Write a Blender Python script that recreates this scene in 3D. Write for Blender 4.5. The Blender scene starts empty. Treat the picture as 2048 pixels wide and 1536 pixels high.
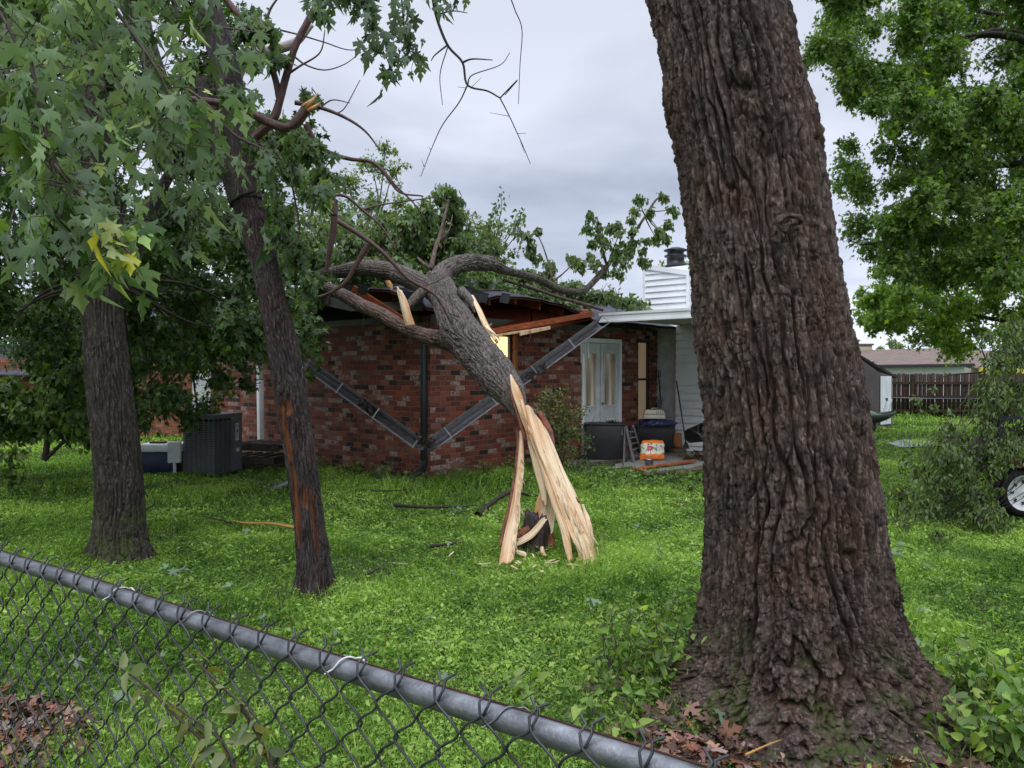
import bpy, math, random
import numpy as np
from mathutils import Vector
random.seed(7); rng = np.random.default_rng(7)
S = bpy.context.scene; C = S.collection
# ---------------------------------------------------------------- camera
F, CX, CY = 1538.0, 1024.0, 768.0
CAMZ = 1.65; PITCH = math.atan(28/F)
cam = bpy.data.cameras.new('camera'); co = bpy.data.objects.new('camera', cam); C.objects.link(co)
cam.sensor_width = 36; cam.lens = F/2048*36; cam.clip_start = .05; cam.clip_end = 2000
co.location = (0, 0, CAMZ); co.rotation_euler = (math.pi/2-PITCH, 0, 0)
S.camera = co
# ---------------------------------------------------------------- world: overcast sky
w = bpy.data.worlds.new('World'); S.world = w; w.use_nodes = True
nt = w.node_tree; nt.nodes.clear()
def N(nt, t, **k):
    n = nt.nodes.new(t)
    for a, b in k.items():
        if a.startswith('i_'): n.inputs[a[2:].replace('_', ' ')].default_value = b
        else: setattr(n, a, b)
    return n
SUN_EL, SUN_AZ = math.radians(54), math.radians(192)     # azimuth clockwise from +Y
out = N(nt, 'ShaderNodeOutputWorld'); bg = N(nt, 'ShaderNodeBackground')
sky = N(nt, 'ShaderNodeTexSky', sky_type='NISHITA', sun_disc=False); sky.sun_elevation = SUN_EL; sky.sun_rotation = SUN_AZ
skb = N(nt, 'ShaderNodeMix', data_type='RGBA', blend_type='MULTIPLY'); skb.inputs[0].default_value = 1; skb.inputs[7].default_value = (.05, .05, .05, 1)
tc = N(nt, 'ShaderNodeTexCoord'); sep = N(nt, 'ShaderNodeSeparateXYZ')
nt.links.new(tc.outputs['Generated'], sep.inputs[0])
addz = N(nt, 'ShaderNodeMath', operation='ADD'); addz.inputs[1].default_value = .28; nt.links.new(sep.outputs[2], addz.inputs[0])
mx = N(nt, 'ShaderNodeMath', operation='MAXIMUM'); mx.inputs[1].default_value = .12; nt.links.new(addz.outputs[0], mx.inputs[0])
dv = N(nt, 'ShaderNodeVectorMath', operation='DIVIDE'); nt.links.new(tc.outputs['Generated'], dv.inputs[0])
cmb = N(nt, 'ShaderNodeCombineXYZ'); 
for i in range(3): nt.links.new(mx.outputs[0], cmb.inputs[i])
nt.links.new(cmb.outputs[0], dv.inputs[1])
n1 = N(nt, 'ShaderNodeTexNoise', i_Scale=1.15, i_Detail=5.0, i_Roughness=.5, i_Distortion=.4); nt.links.new(dv.outputs[0], n1.inputs['Vector'])
cr = N(nt, 'ShaderNodeValToRGB'); nt.links.new(n1.outputs[0], cr.inputs[0])
cr.color_ramp.elements[0].position = .36; cr.color_ramp.elements[0].color = (.37, .42, .535, 1)
cr.color_ramp.elements[1].position = .64; cr.color_ramp.elements[1].color = (.74, .79, .92, 1)
# brighter towards the zenith, as a real overcast sky is
mr = N(nt, 'ShaderNodeMapRange', interpolation_type='SMOOTHSTEP'); nt.links.new(sep.outputs[2], mr.inputs[0])
mr.inputs[1].default_value = .42; mr.inputs[2].default_value = 1.0; mr.inputs[3].default_value = 1.0; mr.inputs[4].default_value = 3.6
low = N(nt, 'ShaderNodeMapRange'); nt.links.new(sep.outputs[2], low.inputs[0])
low.inputs[1].default_value = .0; low.inputs[2].default_value = .42; low.inputs[3].default_value = 1.22; low.inputs[4].default_value = .86
ml = N(nt, 'ShaderNodeMath', operation='MULTIPLY'); nt.links.new(mr.outputs[0], ml.inputs[0]); nt.links.new(low.outputs[0], ml.inputs[1])
vm = N(nt, 'ShaderNodeVectorMath', operation='SCALE'); nt.links.new(cr.outputs[0], vm.inputs[0]); nt.links.new(ml.outputs[0], vm.inputs['Scale'])
nt.links.new(sky.outputs[0], skb.inputs[6])
mixc = N(nt, 'ShaderNodeMix', data_type='RGBA'); mixc.inputs[0].default_value = .93
nt.links.new(skb.outputs[2], mixc.inputs[6]); nt.links.new(vm.outputs[0], mixc.inputs[7])
nt.links.new(mixc.outputs[2], bg.inputs[0]); bg.inputs[1].default_value = 1.0; nt.links.new(bg.outputs[0], out.inputs[0])
sl = bpy.data.lights.new('sun', 'SUN'); sl.energy = 1.3; sl.angle = math.radians(50); sl.color = (1, .965, .92)
so = bpy.data.objects.new('sun', sl); C.objects.link(so)
sd = Vector((math.sin(SUN_AZ)*math.cos(SUN_EL), math.cos(SUN_AZ)*math.cos(SUN_EL), math.sin(SUN_EL)))
so.rotation_euler = sd.to_track_quat('Z', 'Y').to_euler()
vs = S.view_settings; vs.view_transform = 'Standard'; vs.look = 'None'; vs.exposure = .27; vs.gamma = 1
S.render.engine = 'CYCLES'; cy = S.cycles
cy.use_denoising = True; cy.max_bounces = 6; cy.diffuse_bounces = 3; cy.glossy_bounces = 2; cy.transmission_bounces = 3; cy.transparent_max_bounces = 6
cy.use_adaptive_sampling = True; cy.adaptive_threshold = .02; cy.caustics_reflective = cy.caustics_refractive = False

# ---------------------------------------------------------------- helpers
def P(px, py, d):
    "world point seen at pixel (2048 wide) at world depth Y=d"
    x, z = (px-CX)/F, -(py-CY)/F
    cp, sp = math.cos(PITCH), math.sin(PITCH)
    dy, dz = cp + z*sp, -sp + z*cp
    k = d/dy
    return Vector((x*k, d, CAMZ + dz*k))
def PZ(px, py, z=0):
    q = P(px, py, 1.0); k = (z-CAMZ)/(q.z-CAMZ)
    return Vector((q.x*k, k, z))
def hsh(*a):
    h = np.zeros(np.broadcast(*a).shape, np.uint64)
    for i, x in enumerate(a):
        h = (h ^ (np.asarray(x).astype(np.int64).astype(np.uint64) * np.uint64([0x9E3779B97F4A7C15, 0xC2B2AE3D27D4EB4F, 0x165667B19E3779F9, 0xD6E8FEB86659FD93][i]))) * np.uint64(0xFF51AFD7ED558CCD)
        h ^= h >> np.uint64(32)
    h = h * np.uint64(0xC4CEB9FE1A85EC53); h ^= h >> np.uint64(29)
    return (h & np.uint64(0xFFFFFF)).astype(np.float64)/0xFFFFFF
np.seterr(over='ignore')
def noise3(p, seed=0):
    p = np.asarray(p, float); i = np.floor(p); f = p-i; f = f*f*(3-2*f); r = 0
    for dx in (0, 1):
        for dy in (0, 1):
            for dz in (0, 1):
                wgt = (f[..., 0] if dx else 1-f[..., 0])*(f[..., 1] if dy else 1-f[..., 1])*(f[..., 2] if dz else 1-f[..., 2])
                r = r + wgt*hsh(i[..., 0]+dx, i[..., 1]+dy, i[..., 2]+dz, np.full(i.shape[:-1], seed))
    return r*2-1
def fbm(p, o=4, seed=0):
    p = np.asarray(p, float); a, r = 1., 0.
    for k in range(o): r = r + a*noise3(p*2**k, seed+k); a *= .5
    return r
def worley(u, v, nu, seed=0):
    "F1, F2 on a lattice that closes every nu cells in u"
    iu, iv = np.floor(u), np.floor(v); f1 = np.full(u.shape, 9.); f2 = np.full(u.shape, 9.); cid = np.zeros(u.shape)
    for du in (-1, 0, 1):
        for dv_ in (-1, 0, 1):
            a, b = iu+du, iv+dv_; am = np.mod(a, nu)
            x = a+.5+.85*(hsh(am, b, np.full(u.shape, seed))-.5); y = b+.5+.9*(hsh(am, b, np.full(u.shape, seed+5))-.5)
            d = np.hypot(u-x, v-y)
            m = d < f1
            f2 = np.where(m, f1, np.minimum(f2, d)); cid = np.where(m, hsh(am, b, np.full(u.shape, seed+9)), cid); f1 = np.where(m, d, f1)
    return f1, f2, cid
def catmull(pts, n):
    pts = np.array(pts, float); q = np.vstack([2*pts[0]-pts[1], pts, 2*pts[-1]-pts[-2]])
    seg = len(pts)-1; t = np.linspace(0, seg, n); i = np.minimum(t.astype(int), seg-1); f = (t-i)[:, None]
    a, b, c, d = q[i], q[i+1], q[i+2], q[i+3]
    return .5*((2*b)+(-a+c)*f+(2*a-5*b+4*c-d)*f**2+(-a+3*b-3*c+d)*f**3)
from mathutils import Matrix
def WM(o):
    m = Matrix.Translation(o.location) if o else Matrix()
    return m if (o is None or o.parent is None) else WM(o.parent) @ o.matrix_parent_inverse @ m
def npmesh(name, V, Fc, mat=None, parent=None, smooth=False, col=None, uv=None, attrs=None, mats=None, fmat=None):
    "Fc: array (n,k) or list of faces"
    me = bpy.data.meshes.new(name); V = np.asarray(V, np.float32)
    if isinstance(Fc, np.ndarray): k = Fc.shape[1]; nf = len(Fc); loops = Fc.ravel().astype(np.int32); starts = np.arange(nf, dtype=np.int32)*k
    else:
        nf = len(Fc); ln = np.array([len(f) for f in Fc], np.int32); loops = np.array([i for f in Fc for i in f], np.int32); starts = np.concatenate([[0], np.cumsum(ln)[:-1]]).astype(np.int32)
    me.vertices.add(len(V)); me.vertices.foreach_set('co', V.ravel()); me.loops.add(len(loops)); me.loops.foreach_set('vertex_index', loops)
    me.polygons.add(nf); me.polygons.foreach_set('loop_start', starts)
    if smooth: me.polygons.foreach_set('use_smooth', np.ones(nf, bool))
    if fmat is not None: me.polygons.foreach_set('material_index', np.asarray(fmat, np.int32))
    me.update(calc_edges=True)
    if uv is not None:
        l = me.uv_layers.new(name='UVMap'); l.data.foreach_set('uv', np.asarray(uv, np.float32).ravel())
    if col is not None:
        a = me.color_attributes.new('Col', 'FLOAT_COLOR', 'POINT'); cc = np.ones((len(V), 4), np.float32); cc[:, :3] = col; a.data.foreach_set('color', cc.ravel())
    for kx, val in (attrs or {}).items():
        a = me.attributes.new(kx, 'FLOAT', 'POINT'); a.data.foreach_set('value', np.asarray(val, np.float32))
    for m in (mats or [mat]): me.materials.append(m)
    o = bpy.data.objects.new(name, me); C.objects.link(o)
    if parent: o.parent = parent; o.matrix_parent_inverse = WM(parent).inverted()
    return o
def tag(o, label=None, cat=None, group=None, kind=None):
    for k, v in (('label', label), ('category', cat), ('group', group), ('kind', kind)):
        if v: o[k] = v
    return o
def thing(name, label, cat, group=None, loc=(0, 0, 0)):
    o = bpy.data.objects.new(name, None); C.objects.link(o); o.empty_display_size = .2; o.location = loc
    return tag(o, label, cat, group)
class MB:
    "collects boxes, tubes, quads with metre UVs; build() links one mesh object"
    def __init__(s): s.v = []; s.f = []; s.uv = []; s.m = []
    def quad(s, a, b, c, d, uv=None, m=0):
        n = len(s.v); s.v += [tuple(x) for x in (a, b, c, d)]; s.f.append((n, n+1, n+2, n+3)); s.m.append(m)
        if uv is None:
            a, b, d = Vector(a), Vector(b), Vector(d); w_, h_ = (b-a).length, (d-a).length; uv = ((0, 0), (w_, 0), (w_, h_), (0, h_))
        s.uv += list(uv)
    def poly(s, pts, m=0):
        n = len(s.v); s.v += [tuple(x) for x in pts]; s.f.append(tuple(range(n, n+len(pts)))); s.uv += [(p[0], p[2]) for p in pts]; s.m.append(m)
    def box(s, c, ax, ay, az, m=0):
        "centre, half-axis vectors"
        c, ax, ay, az = map(Vector, (c, ax, ay, az))
        if ax.cross(ay).dot(az) < 0: ax = -ax
        g = lambda i, j, k: c+ax*i+ay*j+az*k
        for q in ((g(-1,-1,-1), g(1,-1,-1), g(1,-1,1), g(-1,-1,1)), (g(1,1,-1), g(-1,1,-1), g(-1,1,1), g(1,1,1)), (g(1,-1,-1), g(1,1,-1), g(1,1,1), g(1,-1,1)),
                  (g(-1,1,-1), g(-1,-1,-1), g(-1,-1,1), g(-1,1,1)), (g(-1,-1,1), g(1,-1,1), g(1,1,1), g(-1,1,1)), (g(-1,1,-1), g(1,1,-1), g(1,-1,-1), g(-1,-1,-1))): s.quad(*q, m=m)
    def bar(s, a, b, w_, h_, up=(0, 0, 1), m=0):
        a, b = Vector(a), Vector(b); d = (b-a); L = d.length; d = d/L; u = Vector(up); x = d.cross(u).normalized(); y = x.cross(d)
        s.box((a+b)/2, x*w_/2, d*L/2, y*h_/2, m)
    def tube(s, pts, r, n=8, cap=True, m=0):
        V, Fc, _, _ = tube_np(pts, r, n); k = len(s.v); s.v += [tuple(x) for x in V]
        for f in Fc: s.f.append(tuple(int(i)+k for i in f)); s.uv += [(0, 0), (.1, 0), (.1, .1), (0, .1)]; s.m.append(m)
        if cap:
            for ring in (range(n-1, -1, -1), range(len(V)-n, len(V))):
                s.f.append(tuple(k+i for i in ring)); s.uv += [(0, 0)]*n; s.m.append(m)
    def lathe(s, c, prof, n=20, axis=(0, 0, 1), m=0):
        ax = Vector(axis).normalized(); x = ax.orthogonal().normalized(); y = ax.cross(x); k = len(s.v)
        for r, h in prof:
            for i in range(n):
                t = 2*math.pi*i/n; s.v.append(tuple(Vector(c)+ax*h+(x*math.cos(t)+y*math.sin(t))*r))
        for j in range(len(prof)-1):
            for i in range(n):
                i2 = (i+1) % n; s.f.append((k+j*n+i, k+j*n+i2, k+(j+1)*n+i2, k+(j+1)*n+i)); s.uv += [(i/n, j/9), (i/n+1/n, j/9), (i/n+1/n, j/9+.1), (i/n, j/9+.1)]; s.m.append(m)
    def build(s, name, mat, parent=None, smooth=False, bevel=0):
        mats = mat if isinstance(mat, list) else [mat]
        o = npmesh(name, s.v, s.f, None, parent, smooth, uv=s.uv, mats=mats, fmat=s.m)
        if bevel:
            import bmesh
            bm = bmesh.new(); bm.from_mesh(o.data); bmesh.ops.remove_doubles(bm, verts=bm.verts, dist=1e-5); bm.to_mesh(o.data); bm.free()
            b = o.modifiers.new('bevel', 'BEVEL'); b.width = bevel; b.segments = 2
        return o
def frames(p):
    t = np.gradient(p, axis=0); t /= np.linalg.norm(t, axis=1)[:, None]+1e-12
    a = np.array([0, -1., 0]) if abs(t[0, 1]) < .9 else np.array([1., 0, 0])
    x = np.zeros_like(p); c = a-t[0]*a.dot(t[0]); x[0] = c/np.linalg.norm(c)
    for i in range(1, len(p)):
        c = x[i-1]-t[i]*x[i-1].dot(t[i]); x[i] = c/(np.linalg.norm(c)+1e-12)
    return x, np.cross(t, x), t
def tube_np(pts, r, n):
    p = np.array([tuple(q) for q in pts], float); r = np.broadcast_to(np.array(r, float), (len(p),)) if np.ndim(r) < 1 or len(r) == len(p) else np.interp(np.linspace(0, 1, len(p)), np.linspace(0, 1, len(r)), r)
    x, y, _ = frames(p); th = np.linspace(0, 2*np.pi, n, endpoint=False)
    V = p[:, None]+r[:, None, None]*(x[:, None]*np.cos(th)[None, :, None]+y[:, None]*np.sin(th)[None, :, None])
    return V.reshape(-1, 3), gridf(len(p), n), p, r
def gridf(nv, nu, closed=True):
    j, i = np.meshgrid(np.arange(nv-1), np.arange(nu if closed else nu-1), indexing='ij'); i2 = (i+1) % nu if closed else i+1
    return np.stack([j*nu+i, j*nu+i2, (j+1)*nu+i2, (j+1)*nu+i], -1).reshape(-1, 4)
def bark(name, ctrl, mat, parent, nu=120, step=.02, cell=.045, el=5, depth=.012, seed=1, lump=.03, flare=None, wound=None, post=None, lean=0.0):
    "ctrl: list of (point, radius). furrowed bark in real relief"
    arr = np.array([(*tuple(p), r) for p, r in ctrl]); L = np.linalg.norm(np.diff(arr[:, :3], axis=0), axis=1).sum()
    nv = max(8, int(L/step)); q = catmull(arr, nv); p = q[:, :3]; r = np.maximum(q[:, 3], .002)
    x, y, t = frames(p); s = np.concatenate([[0], np.cumsum(np.linalg.norm(np.diff(p, axis=0), axis=1))])
    th = np.linspace(0, 2*np.pi, nu, endpoint=False); TH, SS = np.meshgrid(th, s); R0 = r[:, None]+0*TH
    dirv = x[:, None]*np.cos(TH)[..., None]+y[:, None]*np.sin(TH)[..., None]
    base = p[:, None]+dirv*R0[..., None]
    if flare is not None: R0 = R0*flare(TH, SS, base)
    base = p[:, None]+dirv*R0[..., None]
    qc = np.stack([np.cos(TH)*R0, np.sin(TH)*R0, SS], -1); ncf = 2*np.pi*np.median(r)/cell
    L1 = cell*el
    def fur(k, sd, wv, zl, wdt):
        "meandering furrows: k per turn, wander wv cells over a length zl"
        nk = max(3, round(ncf*k)); ww = noise3(qc/np.array([cell*2.6, cell*2.6, zl]), sd)*wv+noise3(qc/np.array([cell*.9, cell*.9, zl*.35]), sd+1)*wv*.32+noise3(qc/np.array([cell*.3, cell*.3, cell*.6]), sd+2)*.10
        ph = TH/(2*np.pi)*nk+ww; d_ = np.abs(ph-np.floor(ph)-.5)*2; cid = hsh(np.mod(np.floor(ph), nk), np.floor(SS/L1*.8+3*noise3(qc/np.array([cell*2, cell*2, L1]), sd+7)), np.full(ph.shape, sd)); fade = np.clip(.62+.9*noise3(qc/np.array([cell*1.6, cell*1.6, L1*.7]), sd+3), .12, 1)
        return 1-fade*np.exp(-((1-d_)/wdt)**1.5), cid, ph
    fa, ca_, pa_ = fur(1.0, seed, 1.0, L1*1.7, .27); fb_, cb_, _ = fur(.74, seed+11, 1.25, L1*1.35, .21); fc_, cc_, _ = fur(2.1, seed+23, 1.0, L1*.8, .30)
    n3_ = np.abs(noise3(qc/np.array([cell*1.2, cell*1.2, cell*.55]), seed+5)+.3*noise3(qc/(cell*.4), seed+6)); brk = np.clip(n3_/.07, .35, 1)
    fine = fbm(qc*np.array([1, 1, .40])/(cell*.17), 4, seed+20); fl = noise3(qc*np.array([1, 1, .35])/(cell*.4), seed+28)
    h = np.minimum(fa, fb_)*(.66+.16*ca_+.18*cb_)*(.72+.28*fc_)*(.78+.22*brk)+.11*fine+.05*fl
    amp = depth*np.clip(R0/np.median(r), .4, 1.6)
    disp = amp*(h-.82)+lump*R0*fbm(base/(.35), 2, seed+40)
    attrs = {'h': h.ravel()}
    if wound is not None:
        wm = wound(TH, SS, base, p, noise3); disp = disp*(1-.75*wm)-wm*.25*depth*3.5+.010*(4*wm*(1-wm))*(.4+.6*np.abs(noise3(base/.03, 97))); attrs['wound'] = wm.ravel()
    V = p[:, None]+dirv*(R0+disp)[..., None]
    if post is not None: V = post(V)
    V = V.reshape(-1, 3); Fc = gridf(nv, nu)
    n = len(V); V = np.vstack([V, p[-1:], p[:1]]);
    i = np.arange(nu); cap = np.stack([(nv-1)*nu+i, (nv-1)*nu+(i+1) % nu, np.full(nu, n), np.full(nu, n)], 1)
    faces = [tuple(f) for f in []]
    attrs = {k: np.concatenate([a, [0, 0]]) for k, a in attrs.items()}
    capT = [(int((nv-1)*nu+a), int((nv-1)*nu+(a+1) % nu), n) for a in range(nu)]+[(int((a+1) % nu), int(a), n+1) for a in range(nu)]
    return npmesh(name, V, [tuple(f) for f in Fc.tolist()]+capT, mat, parent, True, attrs=attrs)
def nrm(a): return a/(np.linalg.norm(a, axis=-1, keepdims=True)+1e-12)
# leaf templates: verts (x across, y along, z), triangles
def fan(half, cy_, fold=.12, droop=.25):
    pts = half+[(-x, y) for x, y in half[-2:0:-1]]; V = [(0, cy_)]+pts; n = len(pts)
    V = np.array([(x, y, fold*abs(x)-droop*y*y*.5) for x, y in V]); T = np.array([(0, 1+(i+1) % n, 1+i) for i in range(n)])
    return V, T
MAPLE = fan([(0, 0), (.10, .04), (.36, -.06), (.33, .06), (.20, .17), (.34, .22), (.60, .42), (.50, .47), (.42, .62), (.32, .48), (.13, .46), (.17, .60), (.28, .70), (.14, .80), (0, 1.08)], .30, .2, .9)
STAR = fan([(0, 0), (.34, .0), (.2, .2), (.52, .5), (.16, .5), (0, 1.0)], .32)
HEART = fan([(0, 0), (.30, -.04), (.42, .22), (.28, .6), (0, 1.0)], .35, .2, .5)
OVAL = fan([(0, 0), (.24, .25), (.2, .62), (0, 1.0)], .4, .25, .4)
OAKL = fan([(0, 0), (.14, .22), (.10, .34), (.28, .5), (.16, .62), (.18, .8), (0, 1.0)], .4, .15, .3)
RH = (np.array([(0, 0, 0), (.3, .45, .04), (0, 1, -.12), (-.3, .45, .04)]), np.array([(0, 1, 2), (0, 2, 3)]))
def leaves(name, pos, dr, nm, sc, col, tpl, mat, parent=None):
    pos, dr, nm = map(lambda a: np.asarray(a, float), (pos, dr, nm)); Y = nrm(dr); Z = nrm(nm-Y*(nm*Y).sum(-1, keepdims=True)); X = np.cross(Y, Z)
    tv, tt = tpl; s = np.asarray(sc)[:, None, None]; n = len(pos)
    cw = (.6+.45*rng.random(n))[:, None, None]
    V = pos[:, None]+s*(tv[None, :, 0:1]*X[:, None]*cw+tv[None, :, 1:2]*Y[:, None]+tv[None, :, 2:3]*Z[:, None]*(.4+1.6*rng.random(n))[:, None, None])
    T = tt[None]+(np.arange(n)*len(tv))[:, None, None]
    return npmesh(name, V.reshape(-1, 3), T.reshape(-1, 3), mat, parent, col=np.repeat(col, len(tv), axis=0))
def pal(n, cols, jit=.18, blend=None):
    cols = np.array(cols, float); i = rng.integers(0, len(cols), n) if blend is None else np.clip((blend*len(cols)).astype(int), 0, len(cols)-1)
    c = cols[i]*np.where(cols[i][:, 1:2] > cols[i][:, :1]*1.15, np.array([1.4, 1.12, .75]), 1.)*(1+jit*rng.standard_normal((n, 1))); return np.clip(c*(1+.06*rng.standard_normal((n, 3))), .003, 1)
class Foliage:
    "clumps of twigs bearing leaves; twigs go to one mesh, leaves to another"
    def __init__(s): s.p = []; s.d = []; s.n = []; s.s = []; s.c = []; s.tw = []
    def twig(s, a, b, r0, r1=None, sag=.08, n=6):
        a, b = np.array(tuple(a)), np.array(tuple(b)); t = np.linspace(0, 1, n)[:, None]; L = np.linalg.norm(b-a)
        k = rng.standard_normal(3)*L*.06
        pts = a+(b-a)*t+np.array([0, 0, -1])*(sag*L*4*t*(t-1)*-1)*-1*0+k*np.sin(np.pi*t)+rng.standard_normal((n, 3))*L*.012*np.minimum(1, 4*t*(1-t))
        s.tw.append((pts, np.linspace(r0, r1 if r1 else r0*.4, n))); return pts
    def path(s, pts, r0, r1, n=None):
        q = catmull([tuple(p) for p in pts], n or len(pts)*5); s.tw.append((q, np.linspace(r0, r1, len(q)))); return q
    def clump(s, c, rad, nleaf, size, cols, twigs=8, src=None, hang=.5, flat=.8, tr=.005, wind=(0, 0, 0), jit=.2, spread=.16, fill=0):
        c = np.array(tuple(c)); src = c if src is None else np.array(tuple(src)); per = max(1, int(nleaf/twigs)); rad = np.broadcast_to(np.array(rad, float), (3,))
        for k in range(twigs):
            v = rng.standard_normal(3); v /= np.linalg.norm(v); e = c+v*rad*np.array([1, 1, flat])*(rng.random()**.45)
            st = src+(c-src)*rng.uniform(.3, 1)+rng.standard_normal(3)*rad*.12
            pts = s.twig(st, e, tr, tr*.3)
            t = np.clip(rng.beta(2.2, 1.0, per), 0, 1)*(len(pts)-1); i = np.minimum(t.astype(int), len(pts)-2); f = (t-i)[:, None]
            q = pts[i]*(1-f)+pts[i+1]*f+rng.standard_normal((per, 3))*rad.mean()*spread
            br = .75+.5*rng.random()
            s.put(q, nrm(e-st+1e-6), size, cols, hang, wind, jit, br)
        if fill:
            v = rng.standard_normal((fill, 3)); v = nrm(v)*(rng.random((fill, 1))**(1/2.2)); q = c+v*rad*np.array([1, 1, flat]); s.put(q, np.array([0, 0, 0.]), size, cols, hang, wind, jit, 1)
    def put(s, q, along, size, cols, hang=.5, wind=(0, 0, 0), jit=.2, br=1):
        per = len(q); d = rng.standard_normal((per, 3))*.8+along*.6+np.array([0, 0, -1.])*hang*2+np.array(wind)
        n = rng.standard_normal((per, 3))*.7+np.array([0, 0, .9])+np.array([0, -.35, 0])
        s.p.append(q); s.d.append(d); s.n.append(n); s.s.append(size*(.45+.95*rng.random(per))); s.c.append(pal(per, cols, jit)*br)
    def build(s, parent, leafmat, barkmat, tpl, sides=4, lname='crown', tname='branches'):
        if s.p: leaves(lname, np.vstack(s.p), np.vstack(s.d), np.vstack(s.n), np.concatenate(s.s), np.vstack(s.c), tpl, leafmat, parent)
        if s.tw:
            VV, FF, k = [], [], 0
            for pts, r in s.tw:
                sd_ = 8 if r[0] > .02 else sides
                V, Fc, _, _ = tube_np(pts, r, sd_); VV.append(V); FF.append(Fc+k); k += len(V)
            npmesh(tname, np.vstack(VV), np.vstack(FF), barkmat, parent, True)

# ---------------------------------------------------------------- materials
def mat(name, rough=.6, spec=.4):
    m = bpy.data.materials.new(name); m.use_nodes = True; t = m.node_tree; b = t.nodes['Principled BSDF']
    b.inputs['Roughness'].default_value = rough; b.inputs['Specular IOR Level'].default_value = spec; return m, t, b
def ramp(t, src, stops, const=False):
    r = N(t, 'ShaderNodeValToRGB'); t.links.new(src, r.inputs[0]); e = r.color_ramp.elements
    if const: r.color_ramp.interpolation = 'CONSTANT'
    while len(e) < len(stops): e.new(.5)
    for i, (p, c) in enumerate(stops): e[i].position = p; e[i].color = (*c, 1)
    return r.outputs[0]
def noise_n(t, scale, detail=4, vec=None, rough=.55, dist=0):
    n = N(t, 'ShaderNodeTexNoise', i_Scale=scale, i_Detail=float(detail), i_Roughness=rough, i_Distortion=dist)
    if vec: t.links.new(vec, n.inputs['Vector'])
    return n.outputs[0]
def bump(t, b, src, strength=.4, dist=.01, prev=None):
    n = N(t, 'ShaderNodeBump', i_Strength=strength, i_Distance=dist); t.links.new(src, n.inputs['Height'])
    if prev: t.links.new(prev, n.inputs['Normal'])
    t.links.new(n.outputs[0], b.inputs['Normal']); return n.outputs[0]
def objc(t, scale=(1, 1, 1)):
    c = N(t, 'ShaderNodeTexCoord'); m = N(t, 'ShaderNodeMapping'); m.inputs['Scale'].default_value = scale; t.links.new(c.outputs['Object'], m.inputs[0]); return m.outputs[0]
def uvc(t, scale=(1, 1, 1)):
    c = N(t, 'ShaderNodeTexCoord'); m = N(t, 'ShaderNodeMapping'); m.inputs['Scale'].default_value = scale; t.links.new(c.outputs['UV'], m.inputs[0]); return m.outputs[0]
def mixc_(t, fac, a, b, mode='MIX'):
    m = N(t, 'ShaderNodeMix', data_type='RGBA', blend_type=mode)
    for k, v in ((0, fac), (6, a), (7, b)):
        if isinstance(v, (int, float)): m.inputs[k].default_value = v
        elif isinstance(v, tuple): m.inputs[k].default_value = (*v, 1)
        else: t.links.new(v, m.inputs[k])
    return m.outputs[2]
def mth(t, op, a, b=None, c=None):
    m = N(t, 'ShaderNodeMath', operation=op)
    for k, v in enumerate((a, b, c)):
        if v is None: continue
        if isinstance(v, (int, float)): m.inputs[k].default_value = v
        else: t.links.new(v, m.inputs[k])
    return m.outputs[0]
def plain(name, c, rough=.6, spec=.4, var=.25, scale=6, bmp=.15, metal=0, stretch=(1, 1, 1)):
    m, t, b = mat(name, rough, spec); v = objc(t, stretch); n = noise_n(t, scale, 6, v)
    col = ramp(t, n, [(.3, tuple(x*(1-var) for x in c)), (.7, tuple(min(1, x*(1+var)) for x in c))]); t.links.new(col, b.inputs['Base Color'])
    b.inputs['Metallic'].default_value = metal
    rr = N(t, 'ShaderNodeMapRange'); t.links.new(noise_n(t, scale*3, 4, v), rr.inputs[0]); rr.inputs[3].default_value = max(.05, rough-.12); rr.inputs[4].default_value = min(1, rough+.12); t.links.new(rr.outputs[0], b.inputs['Roughness'])
    if bmp: bump(t, b, noise_n(t, scale*8, 4, v), bmp, .004)
    return m
def leafmat(name, under=(.16, .22, .12), uf=.35, rough=.5, trans=.3):
    m, t, b = mat(name, rough, .22); a = N(t, 'ShaderNodeAttribute', attribute_name='Col'); g = N(t, 'ShaderNodeNewGeometry')
    f = mth(t, 'MULTIPLY', g.outputs['Backfacing'], uf); c = mixc_(t, f, a.outputs[0], under)
    t.links.new(c, b.inputs['Base Color']); tr = N(t, 'ShaderNodeBsdfTranslucent'); tb = mixc_(t, 1., c, (1.5, 1.7, .6), 'MULTIPLY'); t.links.new(tb, tr.inputs[0])
    ms = N(t, 'ShaderNodeMixShader'); ms.inputs[0].default_value = trans; o = t.nodes['Material Output']
    t.links.new(b.outputs[0], ms.inputs[1]); t.links.new(tr.outputs[0], ms.inputs[2]); t.links.new(ms.outputs[0], o.inputs[0]); return m
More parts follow.
